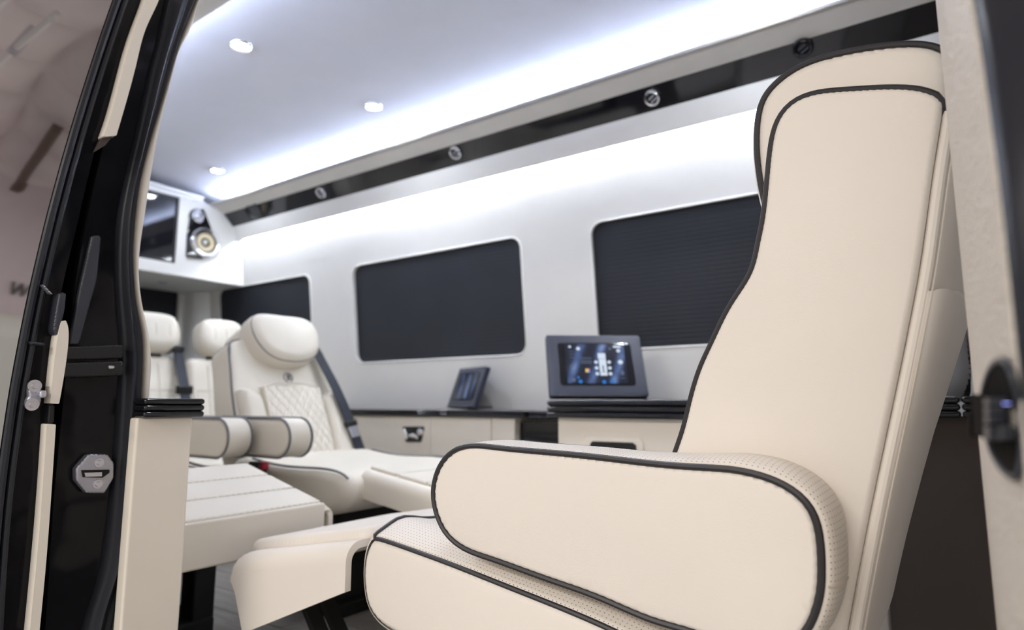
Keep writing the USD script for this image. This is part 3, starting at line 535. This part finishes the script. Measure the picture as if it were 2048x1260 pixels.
Bz = lambda z: np.interp(z, [.45, .55, .7, .85, .97, 1.03, 1.07], [.008, .012, .020, .034, .042, .034, .012])
for j in range(nL):
    x, z = loop[j]
    if j < nF: bul[:, j] = .010*np.sin(phi)**.6*(1 if z < 1.0 else .6)
    elif j < nF+nG: bul[:, j] = Bz(z)*np.sin(phi)**.85*min(1, (j-nF+1)/8)+.006*np.sin(phi)**.5
BK = loft(loop, ysl, bul); BK = np.concatenate([np.concatenate([loop[:, :1], np.full((nL, 1), YB+.006), loop[:, 1:]], 1)[None], BK], 0)
bk = obj('backrest', fixn(gridmesh(BK)), 'cream_leather', CH, smooth=50)
side = puff(Polygon(loop), .02, .007, crown=.004, step=.007, fr=frame((0, YB+.008, 0), (1, 0, 0), (0, 0, 1), (0, -1, 0)), rb=.001)
obj('side_panel', side, 'cream_leather', CH); obj('side_panel', put(side, np.diag([1, -1, 1, 1.0]) @ trimesh.transformations.translation_matrix((0, -2*(YB+.212), 0))), 'cream_leather', CH)
pp = np.vstack([np.c_[Fs[:, 0], np.full(nF, YB+.001), Fs[:, 1]], np.c_[Gs[:4, 0], YB+np.array([.004, .010, .018, .028]), Gs[:4, 1]]]); obj('backrest_piping', tube(pp, .0036), 'black_piping', CH, label='black piping'); obj('backrest_piping', tube(pp+[0, .424, 0], .0036), 'black_piping', CH)
# welt along the rear seam of the side panel, and its stitching line
gw = np.c_[Gs[:, 0], np.full(nG, YB+.004), Gs[:, 1]]
wv = tube(gw[1:]+[.0065, .006, 0], .0062, n=10); obj('seam_welt', wv, 'cream_leather', CH)
obj('seam_stitching', tube(gw[3:]+[-.006, -.0046, 0], .0008, n=6), 'stitched_cream', CH); obj('seam_stitching', tube(gw[4:]+[.0155, .004, 0], .0009, n=6), 'stitched_cream', CH)
# map pocket on the back
gi = np.arange(nF, nF+nG); s0 = int(np.argmin(abs(Gs[:, 1]-atY(1850, 570, YB)[2]))); rows = []
for a in np.linspace(0, 1, 60)**1.8:
    js_ = s0+a*(nG-1-s0); j0 = int(js_); f = js_-j0; col = BK[1:, gi[j0]]*(1-f)+BK[1:, gi[min(j0+1, nG-1)]]*f
    h = .5*math.pi-(.5*math.pi-.115)*(1-(1-min(a/.02, 1))**2.4)**(1/2.4); q = np.linspace(h, math.pi-h, 61)
    rows.append(np.stack([np.interp(q, phi, col[:, k]) for k in range(3)], 1))
P = np.array(rows); nn = gnorm(P); nn = nn if nn[30, 30, 0] > 0 else -nn; obj('map_pocket', solid(P-nn*.004, nn*.013), 'cream_leather', CH, smooth=50)
e = np.vstack([P[::-1, 0], P[1, :], P[:, -1]]) ; obj('pocket_edge', tube(P[::-1, 0]+nn[::-1, 0]*.004, .0022, n=6), 'stitched_cream', CH)
# headrest
Hp = [atY(x, y, .825)[[0, 2]] for x, y in [(1542, 440), (1528, 400), (1518, 350), (1513, 300), (1515, 240), (1529, 193), (1560, 158), (1610, 127), (1700, 101), (1780, 89), (1830, 87), (1868, 92), (1889, 101)]]
Hb = [atY(x, y, .825)[[0, 2]] for x, y in [(1896, 118), (1899, 160), (1898, 205), (1890, 250), (1800, 300), (1640, 400)]]
Hs = spline(Hp, 70); Hq = spline([Hs[-1]]+Hb, 50)[1:]; hl = np.vstack([Hs, Hq]); ph = np.linspace(0, math.pi, 21)
bh = np.zeros((21, len(hl)))
for j in range(len(hl)): bh[:, j] = (.016 if j < len(Hs) else .022)*np.sin(ph)**.6*(1 if j > 0 else 1)
HP = loft(hl, .831+.185*(1-np.cos(ph)), bh); obj('headrest', fixn(gridmesh(HP)), 'perforated_leather', CH, uv=gridarc(HP))
hside = puff(Polygon(hl).buffer(0), .02, .012, crown=.003, step=.011, fr=frame((0, .833, 0), (1, 0, 0), (0, 0, 1), (0, -1, 0)), rb=.001)
obj('headrest_side', hside, 'cream_leather', CH); obj('headrest_side', put(hside, np.diag([1, -1, 1, 1.0]) @ trimesh.transformations.translation_matrix((0, -2*1.016, 0))), 'cream_leather', CH)
hp3 = np.c_[Hs[:, 0], np.full(len(Hs), .826), Hs[:, 1]]; obj('headrest_piping', tube(hp3, .0038), 'black_piping', CH, label='black piping'); obj('headrest_piping', tube(hp3+[0, .38, 0], .0038), 'black_piping', CH)
hb = [atY(x, y, .86)[[0, 2]] for x, y in [(1889, 195), (1901, 225), (1908, 270), (1919, 318), (1917, 331), (1908, 333), (1898, 310), (1888, 250)]]
obj('headrest_bracket', puff(Polygon(spline(hb, 40, True)), .12, .006, fr=frame((0, .93, 0), (1, 0, 0), (0, 0, 1), (0, -1, 0)), step=.008), 'satin_black', CH, label='dark headrest mounting bracket')
# arm rests
Ap = [(941, 892), (1000, 896), (1100, 905), (1200, 915), (1346, 931), (1440, 937), (1476, 941), (1533, 955), (1590, 984), (1622, 1019), (1638, 1066), (1643, 1130), (1641, 1180), (1629, 1228), (1608, 1266), (1572, 1294), (1520, 1303), (1460, 1290), (1381, 1262), (1302, 1238), (1200, 1195), (1097, 1158), (986, 1118), (929, 1096), (894, 1066), (876, 1031), (868, 987), (878, 939), (903, 906)]
YA = .72; al = spline([atY(x, y, YA)[[0, 2]] for x, y in Ap], 150, True)
def armrest(y0, y1, far):
    ph = np.linspace(0, math.pi, 15); ys_ = (y0+y1)/2-(y1-y0)/2*np.cos(ph); P = loft(al, ys_, np.outer(np.sin(ph)**.7, np.interp(al[:, 0], [-.62, -.35, -.18], [.005, .007, .016])))
    P2 = np.concatenate([P, P[:, :1]], 1); a = obj('armrest', fixn(gridmesh(P2, False)), 'perforated_leather', CH, uv=gridarc(P2))
    pn = puff(Polygon(al), .012, .008, crown=.004, step=.011, fr=frame((0, y0+.003, 0), (1, 0, 0), (0, 0, 1), (0, -1, 0)), rb=.001); obj('armrest_panel', pn, 'cream_leather', a)
    obj('armrest_panel', put(pn, np.diag([1, -1, 1, 1.0]) @ trimesh.transformations.translation_matrix((0, -(y0+y1), 0))), 'cream_leather', a)
    for y in (y0-.001, y1+.001): obj('armrest_piping', tube(np.c_[al[:, 0], np.full(len(al), y), al[:, 1]], .0040, True), 'black_piping', a, label='black piping')
    k = int(np.argmin(np.linalg.norm(al-atY(1641, 1178, YA)[[0, 2]], axis=1))); obj('band_seam', tube(P[1:9, k]+[.0006, 0, 0], .0011, n=6), 'stitched_cream', a)
armrest(YA, YA+.095, False)
# seat cushion
YS = .735
Sp = [(1370, 1325), (1300, 1293), (1220, 1258), (1113, 1212), (1017, 1174), (906, 1130), (827, 1101), (762, 1079), (748, 1079), (737, 1096), (729, 1135), (733, 1196), (744, 1225), (765, 1249), (800, 1270), (900, 1320), (1100, 1420), (1400, 1540), (1450, 1480)]
sl = spline([atY(x, y, YS)[[0, 2]] for x, y in Sp], 150, True)
ph = np.linspace(0, math.pi, 31); ysS = (YS+1.29)/2-(1.29-YS)/2*np.cos(ph); top = np.array([np.interp(z-np.interp(x, [-.8, -.3], [.505, .43]), [-.03, 0], [0, 1]) for x, z in sl])
bs = np.outer(.012*np.sin(ph)**.6, np.ones(len(sl)))+np.outer(.014*np.exp(-((ysS-.80)/.045)**2)+.014*np.exp(-((ysS-1.22)/.045)**2), top)
SP = loft(sl, ysS, bs); SP2 = np.concatenate([SP, SP[:, :1]], 1); obj('seat', fixn(gridmesh(SP2, False)), 'perforated_leather', CH, uv=gridarc(SP2))
sside = puff(Polygon(sl), .014, .010, crown=.004, step=.011, fr=frame((0, YS+.004, 0), (1, 0, 0), (0, 0, 1), (0, -1, 0)), rb=.001); obj('seat_side', sside, 'cream_leather', CH)
obj('seat_side', put(sside, np.diag([1, -1, 1, 1.0]) @ trimesh.transformations.translation_matrix((0, -(YS+1.29), 0))), 'cream_leather', CH)
kk = int(np.argmin(np.linalg.norm(sl-atY(752, 1079, YS)[[0, 2]], axis=1))); topi = [k for k in range(len(sl)) if k <= kk]
corner = SP[:, kk] ; path = np.vstack([np.c_[sl[topi][:, 0], np.full(len(topi), YS), sl[topi][:, 1]], corner[1:-1]+[0, 0, .001]]); obj('seat_piping', tube(path, .0036), 'black_piping', CH, label='black piping')
# leg rest: an upholstered shell with hanging sides
def leg_rest(hx, hz, L, slope, y0, y1, sgn, h0, h1, parent, mt, R=.045, t=.012, fr_=.05, sb=.0):
    """hinged at (hx, hz), runs along sgn*x and down by slope; side flanges deepen from h0 to h1"""
    nl, w = 40, y1-y0; rows = []
    for a in np.linspace(0, 1, nl):
        l = a*L; fl = h0+(h1-h0)*a; rc = .03
        drop = fr_-math.sqrt(max(fr_**2-max(l-(L-fr_), 0)**2, 0)) if l > L-fr_ else 0
        q = [(0, -fl), (0, -fl*.5), (0, -rc)]+[(rc-rc*math.cos(b), -rc+rc*math.sin(b)) for b in np.linspace(0, math.pi/2, 8)[1:]]
        q += [(w*f, .004*math.sin(math.pi*f)) for f in np.linspace(.15, .85, 12)]+[(w-x, z) for x, z in q[::-1]]
        x = hx+sgn*l*math.cos(math.atan(slope)); z = hz-l*math.sin(math.atan(slope))
        rows.append([(x-sgn*sb*a*max(-zz_, 0)/fl, y0+yy_, z+min(zz_, -drop)) for yy_, zz_ in q])
    P = np.array(rows); n_ = gnorm(P); n_ = n_ if n_[nl//2, P.shape[1]//2, 2] < 0 else -n_
    return obj('leg_rest', solid(P, n_*t), mt, parent, smooth=60)
lr = leg_rest(-.828, .508, .335, .185, .715, 1.155, -1, .075, .128, CH, 'cream_leather', fr_=.045, sb=.06)
obj('leg_rest_pad', puff(rpoly([(-1.165, .755), (-.82, .755), (-.82, 1.125), (-1.165, 1.125)], .03), .03, .014, crown=.004, fr=frame((0, 0, 0), (1, 0, 0), (0, 1, 0), (0, 0, 1)) @ trimesh.transformations.translation_matrix((-.80, 0, .516)) @ trimesh.transformations.rotation_matrix(-math.atan(.185), (0, 1, 0)) @ trimesh.transformations.translation_matrix((.80, 0, 0))), 'cream_leather', lr)
for x_, y in ((-1.045, .80), (-1.085, .865)): obj('leg_rest_strut', ribbon([(x_, y, .385), (x_+.115, y, .25), (x_+.20, y, .15), (x_+.30, y, FZ+.03), (x_+.42, y, FZ+.03)], (0, 1, 0), .028, .012), 'matt_black', CH, label='flat black support strut')
obj('seat_base', [rbox(-.62, -.25, .84, 1.20, FZ, .17, .01), rbox(-.58, -.30, .88, 1.17, .16, .36, .02)], 'matt_black', CH)

# ================================================================== rear facing-forward chairs
def quilt(w, h, pitch_x, pitch_y, a, nx, ny):
    u = np.linspace(-w/2, w/2, nx); v = np.linspace(0, h, ny); U, V = np.meshgrid(u, v)
    def tri(q): return np.abs((q % 1)-.5)*2
    d1, d2 = tri(U/pitch_x+V/pitch_y), tri(U/pitch_x-V/pitch_y)
    return U, V, a*(np.minimum(1-(1-d1)**1*0-np.exp(-((1-d1)/.22)**2), 1)*.5+.5*(1-np.exp(-((1-d2)/.22)**2)))
def forward_chair(label, xo, yc, arms, lrL, lrs, lrh, base, belt_label=None, hz=.548, name='captain_chair'):
    C = thing(name, label, 'chair', (xo, yc, 0), 'captain chairs facing forward')
    rec = math.radians(24); ey = np.array([-math.sin(rec), 0, math.cos(rec)]); ez = np.array([math.cos(rec), 0, math.sin(rec)]); FB = frame((xo-.02, yc, .50), (0, 1, 0), ey, ez)
    out = rpoly(spline([(-.20, -.05), (-.225, .10), (-.222, .28), (-.205, .42), (-.19, .485), (-.12, .505), (0, .508), (.12, .505), (.19, .485), (.205, .42), (.222, .28), (.225, .10), (.20, -.05)], 70), .02)
    obj('backrest', puff(out, .13, .022, crown=.004, step=.016, fr=FB @ frame((0, 0, -.07), (1, 0, 0), (0, 1, 0), (0, 0, 1))), 'white_leather', C)
    for s in (-1, 1):
        bo = rpoly([(s*.215, .0), (s*.212, .30), (s*.175, .30), (s*.125, .27), (s*.118, .0)], .015); obj('side_bolster', puff(bo, .05, .024, crown=.012, step=.012, fr=FB @ frame((0, 0, .0), (1, 0, 0), (0, 1, 0), (0, 0, 1))), 'white_leather', C)
        pt = spline([(s*.212, -.03, -.012), (s*.221, .10, -.012), (s*.218, .28, -.012), (s*.202, .42, -.012), (s*.187, .482, -.014), (s*.15, .497, -.014)], 50); obj('backrest_piping', put(tube(pt, .0036), FB), 'grey_piping', C)
        ps = spline([(s*.212, -.03, -.012), (s*.221, .10, -.012), (s*.218, .28, -.012), (s*.202, .42, -.012), (s*.187, .482, -.02), (s*.183, .487, -.06), (s*.183, .487, -.12)], 50)
        obj('shoulder_piping', put(tube(ps[35:], .0034), FB), 'grey_piping', C)
    U, V, Hh = quilt(.235, .315, .034, .050, .006, 150, 180)
    P = np.stack([U, V-.01, .012+Hh+.010*(1-(U/.13)**2)], -1); P[0, :, 2] = P[-1, :, 2] = -.02; P[:, 0, 2] = P[:, -1, 2] = -.02
    obj('quilted_insert', put(fixn(solid(P, np.array([0, 0, -.02]))), FB), 'white_leather', C, smooth=25, label='diamond quilted insert')
    obj('insert_seam', put(tube(spline([(-.13, .30, .012), (-.06, .318, .014), (0, .322, .015), (.06, .318, .014), (.13, .30, .012)], 30), .0025, n=6), FB), 'stitched_cream', C)
    emb = obj('emblem', put(tube([(.018*math.cos(a)+.005, .350+.019*math.sin(a), .0) for a in np.linspace(0, 2*math.pi, 28)[:-1]], .0016, True, 6), FB), 'dark_plastic', C, label='stitched round emblem')
    gl = meshkit.text_mesh('B', .022, .002, True); gl.apply_translation([-.003, .340, -.001]); obj('emblem_letter', put(gl, FB), 'dark_plastic', emb, smooth=False)
    # headrest pillow with its wrap
    hd = Polygon(spline([(-.135, .55), (-.10, .575), (0, .58), (.10, .575), (.135, .545), (.142, .49), (.125, .435), (.075, .398), (0, .385), (-.075, .398), (-.118, .435), (-.14, .49)], 80, True))
    obj('headrest', puff(hd, .10, .03, crown=.012, step=.012, fr=FB @ frame((0, 0, .015), (1, 0, 0), (0, 1, 0), (0, 0, 1))), 'white_leather', C)
    obj('headrest_wrap', puff(rpoly([(-.135, .47), (.135, .47), (.135, .565), (-.135, .565)], .03), .13, .03, step=.014, fr=FB @ frame((0, -.005, -.085), (1, 0, 0), (0, 1, 0), (0, 0, 1))), 'white_leather', C)
    hr = np.array(hd.buffer(-.006).exterior.coords)[:-1]; hr = resample(hr, 70, True); obj('headrest_piping', put(tube(np.c_[hr, np.full(len(hr), .050)], .0032, True), FB), 'grey_piping', C)
    for y0, y1, x1 in arms:
        st = sbox(xo-.16+.05, -.0, x1-.055, .001).buffer(.055); st = Polygon([(x, z*.96) for x, z in st.exterior.coords]); FA = frame((0, (y0+y1)/2, .633), (1, 0, 0), (0, 0, 1), (0, -1, 0))
        a = obj('armrest', puff(st, y1-y0, .012, crown=.002, step=.012, fr=FA), 'white_leather', C)
        rg = resample(np.array(st.exterior.coords)[:-1], 90, True)
        for s in (-1, 1): obj('armrest_piping', put(tube(np.c_[rg, np.full(len(rg), s*((y1-y0)/2-.004))], .0035, True), FA), 'grey_piping', a)
    sp_ = spline([(xo-.08, .545), (xo+.1, .552), (xo+.3, .548), (xo+.44, .54), (xo+.475, .515), (xo+.47, .47), (xo+.43, .435), (xo+.2, .415), (xo-.02, .425), (xo-.09, .47)], 70, True)
    obj('seat', puff(Polygon(sp_), .50, .03, step=.016, crown=.0, fr=frame((0, yc, 0), (1, 0, 0), (0, 0, 1), (0, -1, 0))), 'white_leather', C)
    i0 = [k for k in range(70) if sp_[k][1] > .515 and sp_[k][0] > xo+.02]
    for s in (-1, 1): obj('seat_piping', tube(np.c_[sp_[i0][:, 0], np.full(len(i0), yc+s*.243), sp_[i0][:, 1]], .0035), 'grey_piping', C)
    l_ = leg_rest(xo+.46, hz, lrL, lrs, yc-.195, yc+.215, 1, lrh, lrh, C, 'white_leather', fr_=.012)
    th = math.atan(lrs); LF = trimesh.transformations.translation_matrix((xo+.46, yc, hz)) @ trimesh.transformations.rotation_matrix(th, (0, 1, 0))
    for k in range(3):
        a0 = .003+k*(lrL-.006)/3; obj('leg_rest_pad', put(puff(rpoly([(a0, -.165), (a0+(lrL-.006)/3-.003, -.165), (a0+(lrL-.006)/3-.003, .185), (a0, .185)], .004), .018, .005, crown=.002, step=.014), LF), 'white_leather', l_)
    fx = xo+.46+lrL*math.cos(th); fz = hz-lrL*math.sin(th)
    obj('leg_rest_front', rbox(fx-.03, fx+.004, yc-.190, yc+.190, fz-lrh*1.0, fz+.006, .005), 'white_leather', l_)
    obj('seat_base', base, 'matt_black', C)
    return C, FB
xo1, yc1 = -1.835, 1.425
far_c, FB1 = forward_chair('cream captain chair with diamond quilted back beside the far side cabinet', xo1, yc1, [(1.085, 1.165, -1.50)], .33, .14, .075, [rbox(-1.86, -1.50, 1.27, 1.60, FZ, .16, .008), rbox(-1.80, -1.52, 1.29, 1.57, .15, .43, .02)])
xo2, yc2 = -1.98, .79
near_c, FB2 = forward_chair('cream captain chair behind the left door jamb, long flat leg rest raised', xo2, yc2, [(.985, 1.065, -1.63)], .315, .23, .082,
    [rbox(-2.0, -1.66, .64, 1.0, FZ, .175, .008), rbox(-1.95, -1.74, .66, .92, .165, .43, .02), rbox(-1.73, -1.665, .94, 1.0, .165, .44, .006)], hz=.570)
# seat belts
def belt(label, pts, side, w, tongue, tdir=None):
    t = thing('seat_belt', label, 'seat belt', pts[0], 'dark seat belts'); p = spline(pts, 40); obj('strap', ribbon(p, side, w, .002), 'belt_webbing', t)
    if tongue is not None:
        k = tongue; q = p[k]; tg = p[k+1]-p[k-1]; tg /= np.linalg.norm(tg); s = np.asarray(side, float); s = s-tg*np.dot(s, tg); s /= np.linalg.norm(s); fr = frame(q, s, tg, np.cross(s, tg))
        u = obj('tongue_cover', put(rbox(-w*.62, w*.62, -.014, .008, -.006, .006, .004), fr), 'satin_black', t); obj('tongue', put(rbox(-w*.42, w*.42, .008, .05, -.005, .005, .003), fr), 'steel', u, label='metal tongue')
    return t
BP = lambda u, v, w: (FB1 @ np.array([u, v, w, 1]))[:3]
belt('dark seat belt lying across the quilted captain chair', [BP(.135, .47, .022), BP(.15, .40, .03), BP(.165, .30, .045), BP(.185, .18, .05), BP(.205, .07, .045), BP(.225, -.0, .03)], (0, 1, 0), .046, 27)
bc = thing('belt_buckle', 'black buckle with red button beside the quilted chair seat', 'buckle', (-1.80, 1.14, .55)); p = atY(524, 932, 1.15)
obj('buckle_body', rbox(p[0]-.045, p[0]+.01, p[1]-.018, p[1]+.012, p[2]-.035, p[2]+.012, .005), 'satin_black', bc); obj('release_button', rbox(p[0]-.004, p[0]+.022, p[1]-.014, p[1]+.010, p[2]-.010, p[2]+.014, .005), 'red_plastic', bc, label='red release button')

# ------------------------------------------------------------------ rear bench
RB = thing('rear_bench', 'cream three-place rear bench with headrests under the overhead cabinet', 'bench', (-3.0, 1.3, 0))
rec = math.radians(14); ey = np.array([-math.sin(rec), 0, math.cos(rec)]); ez = np.array([math.cos(rec), 0, math.sin(rec)])
for y0, y1, hy in ((.64, 1.11, .88), (1.13, 1.578, 1.425), (1.592, 1.965, 1.765)):
    FR = frame((-2.88, 0, .46), (0, 1, 0), ey, ez); yc_ = (y0+y1)/2
    obj('backrest', puff(rpoly([(y0, -.03), (y1, -.03), (y1, .50), (y0, .50)], .03), .13, .03, crown=.004, step=.02, fr=FR @ frame((0, 0, -.065), (1, 0, 0), (0, 1, 0), (0, 0, 1))), 'white_leather', RB)
    for s in (-1, 1): obj('back_seam', put(tube([(yc_+s*.10, .0, .004), (yc_+s*.095, .46, .004)], .002, n=6), FR), 'stitched_cream', RB)
    obj('back_seam', put(tube([(y0+.03, .335, .004), (y1-.03, .335, .004)], .002, n=6), FR), 'stitched_cream', RB)
    U, V, Hh = quilt(.18, .30, .034, .050, .005, 100, 130); P = np.stack([U+yc_, V+.02, .0+Hh], -1); P[0, :, 2] = P[-1, :, 2] = -.02; P[:, 0, 2] = P[:, -1, 2] = -.02
    obj('quilted_insert', put(fixn(solid(P, np.array([0, 0, -.012]))), FR), 'white_leather', RB, smooth=25)
    hw = .125 if hy < 1.7 else .115
    hd = Polygon(spline([(hy-hw, .63), (hy-hw*.8, .685), (hy, .70), (hy+hw*.8, .685), (hy+hw, .63), (hy+hw*.95, .555), (hy+hw*.6, .52), (hy, .515), (hy-hw*.6, .52), (hy-hw*.95, .555)], 70, True))
    h_ = obj('headrest', puff(hd, .13, .04, crown=.008, step=.014, fr=FR @ frame((0, 0, -.02), (1, 0, 0), (0, 1, 0), (0, 0, 1))), 'white_leather', RB)
    for s in (-1, 0, 1): obj('headrest_seam', put(tube(spline([(hy+s*hw*.5, .535, .040), (hy+s*hw*.5, .61, .0545), (hy+s*hw*.5, .68, .040)], 14), .0012, n=5), FR), 'stitched_cream', h_)
    hr = resample(np.array(hd.buffer(-.012).exterior.coords)[:-1], 60, True); obj('headrest_piping', put(tube(np.c_[hr, np.full(len(hr), .026)], .0036, True), FR), 'grey_piping', h_)
    obj('headrest_post', put(rbox(hy-.06, hy+.06, .48, .54, -.05, -.03, .008), FR), 'satin_black', h_)
    obj('seat_cushion', rbox(-2.86, -2.42, y0+.004, y1-.004, .33, .50, .035), 'white_leather', RB)
obj('bench_base', rbox(-2.95, -2.46, .64, 1.96, FZ, .34, .01), 'cream_vinyl', RB)
pt = [atX(x, y, X_) for x, y, X_ in ((356, 698, -2.99), (361, 730, -2.96), (369, 780, -2.90), (374, 830, -2.85), (378, 880, -2.80))]
rbelt = belt('dark seat belt hanging between the rear bench headrests', pt, (0, 1, 0), .048, None)
obj('belt_slider', rbox(pt[2][0]-.012, pt[2][0]+.012, pt[2][1]-.036, pt[2][1]+.036, pt[2][2]-.02, pt[2][2]+.02, .006), 'satin_black', rbelt)
obj('belt_guide', rbox(pt[0][0]-.03, pt[0][0]+.012, pt[0][1]-.03, pt[0][1]+.03, pt[0][2]-.016, pt[0][2]+.016, .008), 'satin_black', rbelt)

# ================================================================== the garage, mirrored in the door skin
gz = 2.6
gx = np.linspace(-5.6, 2.6, 420); gy = np.linspace(-4.4, 2.4, 300); GX, GY = np.meshgrid(gx, gy, indexing='ij')
sagx = np.abs(np.sin(math.pi*GX/.5))**.4; sagy = np.abs(np.sin(math.pi*(GY+.12*np.sin(GX*2.1))/.8))**.6
P = np.stack([GX, GY, gz+.20-.19*sagx*sagy+.012*np.sin(GX*7+GY*5)], -1)
gi_ = struct('ceiling', gridmesh(P, False), 'insulation', 'quilted insulation of the garage ceiling mirrored in the black door', 'ceiling', smooth=True)
struct('wall_left', bx(-5.75, -5.6, -4.5, 2.6, -.65, 3.0), 'garage_paint', 'pinkish grey garage wall mirrored in the black door', 'wall')
struct('floor', bx(-5.6, 3.0, -4.0, 4.0, -.70, -.62), 'concrete', 'grey concrete garage floor outside the van', 'floor')
for (y, x0, x1), lab in (((.34, -4.6, -2.95), 'pale hooked pipe under the garage ceiling, shorter one'), ((.52, -4.9, -2.2), 'pale straight pipe under the garage ceiling, longer one')):
    t = thing('ceiling_pipe', lab, 'pipe', (x1, y, gz-.16)); pts = [(x0, y, gz-.16), (x1, y, gz-.16)]
    if x1 < -2.5: pts = spline(pts[:1]+[((x0+x1)/2, y, gz-.16), (x1-.04, y, gz-.16), (x1+.01, y, gz-.17), (x1+.02, y, gz-.21)], 40)
    obj('pipe', tube(pts, .018, n=12), 'pipe_white', t)
    for xx in (x0+.4, x1-.45): obj('pipe_clamp', rbox(xx-.02, xx+.02, y-.026, y+.026, gz-.19, gz-.02, .004), 'steel', t)
t = thing('wooden_arm', 'brown wooden arm under the garage ceiling mirrored in the door', 'beam', (-4.8, -.3, 2.5)); obj('arm', ribbon(spline([(-5.25, -.42, 2.48), (-5.1, -.38, 2.52), (-4.7, -.30, 2.54), (-4.2, -.20, 2.55)], 20), (0, 1, 0), .07, .05), 'brown_wood', t); obj('knob', rbox(-5.30, -5.20, -.46, -.38, 2.44, 2.52, .02), 'brown_wood', t)
t = thing('wall_letter', 'dark letter W on the pinkish garage wall mirrored in the door', 'sign', (-5.59, -.9, 1.7)); w = meshkit.text_mesh('W', .10, .01, True); w.vertices[:, 0] -= w.bounds.mean(0)[0]
obj('letter', put(w, frame((-5.6, -.84, 1.74), (0, -1, 0), (0, 0, 1), (1, 0, 0))), 'satin_black', t, smooth=False)
t = thing('parked_van', 'pale rounded body of a parked vehicle mirrored in the door edge', 'vehicle', (-5.2, -.6, -.6)); obj('body', rbox(-5.5, -4.9, -1.12, -.1, -.25, 1.50, .22), 'pale_paint', t); obj('bumper', rbox(-5.52, -4.86, -1.10, -.12, -.40, -.15, .06), 'satin_black', t)
for y in (-.35, -.9): obj('wheel', trimesh.creation.cylinder(.2, .22, transform=trimesh.transformations.translation_matrix((-5.2, y, -.42)) @ trimesh.transformations.rotation_matrix(math.pi/2, (1, 0, 0))), 'matt_black', t)
# garage lamps
for k, ((x, y, z), w_, d_, I) in enumerate(GARAGE_LAMPS):
    t = thing('garage_lamp', ['fluorescent garage ceiling fixture nearest the door opening', 'fluorescent garage ceiling fixture towards the van front', 'fluorescent garage ceiling fixture towards the van rear'][k], 'light', (x, y, z), 'garage ceiling fixtures')
    obj('housing', rbox(x-w_/2-.02, x+w_/2+.02, y-d_/2-.02, y+d_/2+.02, z+.004, z+.05, .006), 'pale_paint', t)
    L = UsdLux.RectLight.Define(stage, t.path+'/lamp'); L.CreateWidthAttr(w_); L.CreateHeightAttr(d_); L.CreateIntensityAttr(I); L.CreateColorAttr(Gf.Vec3f(1, .95, .88))
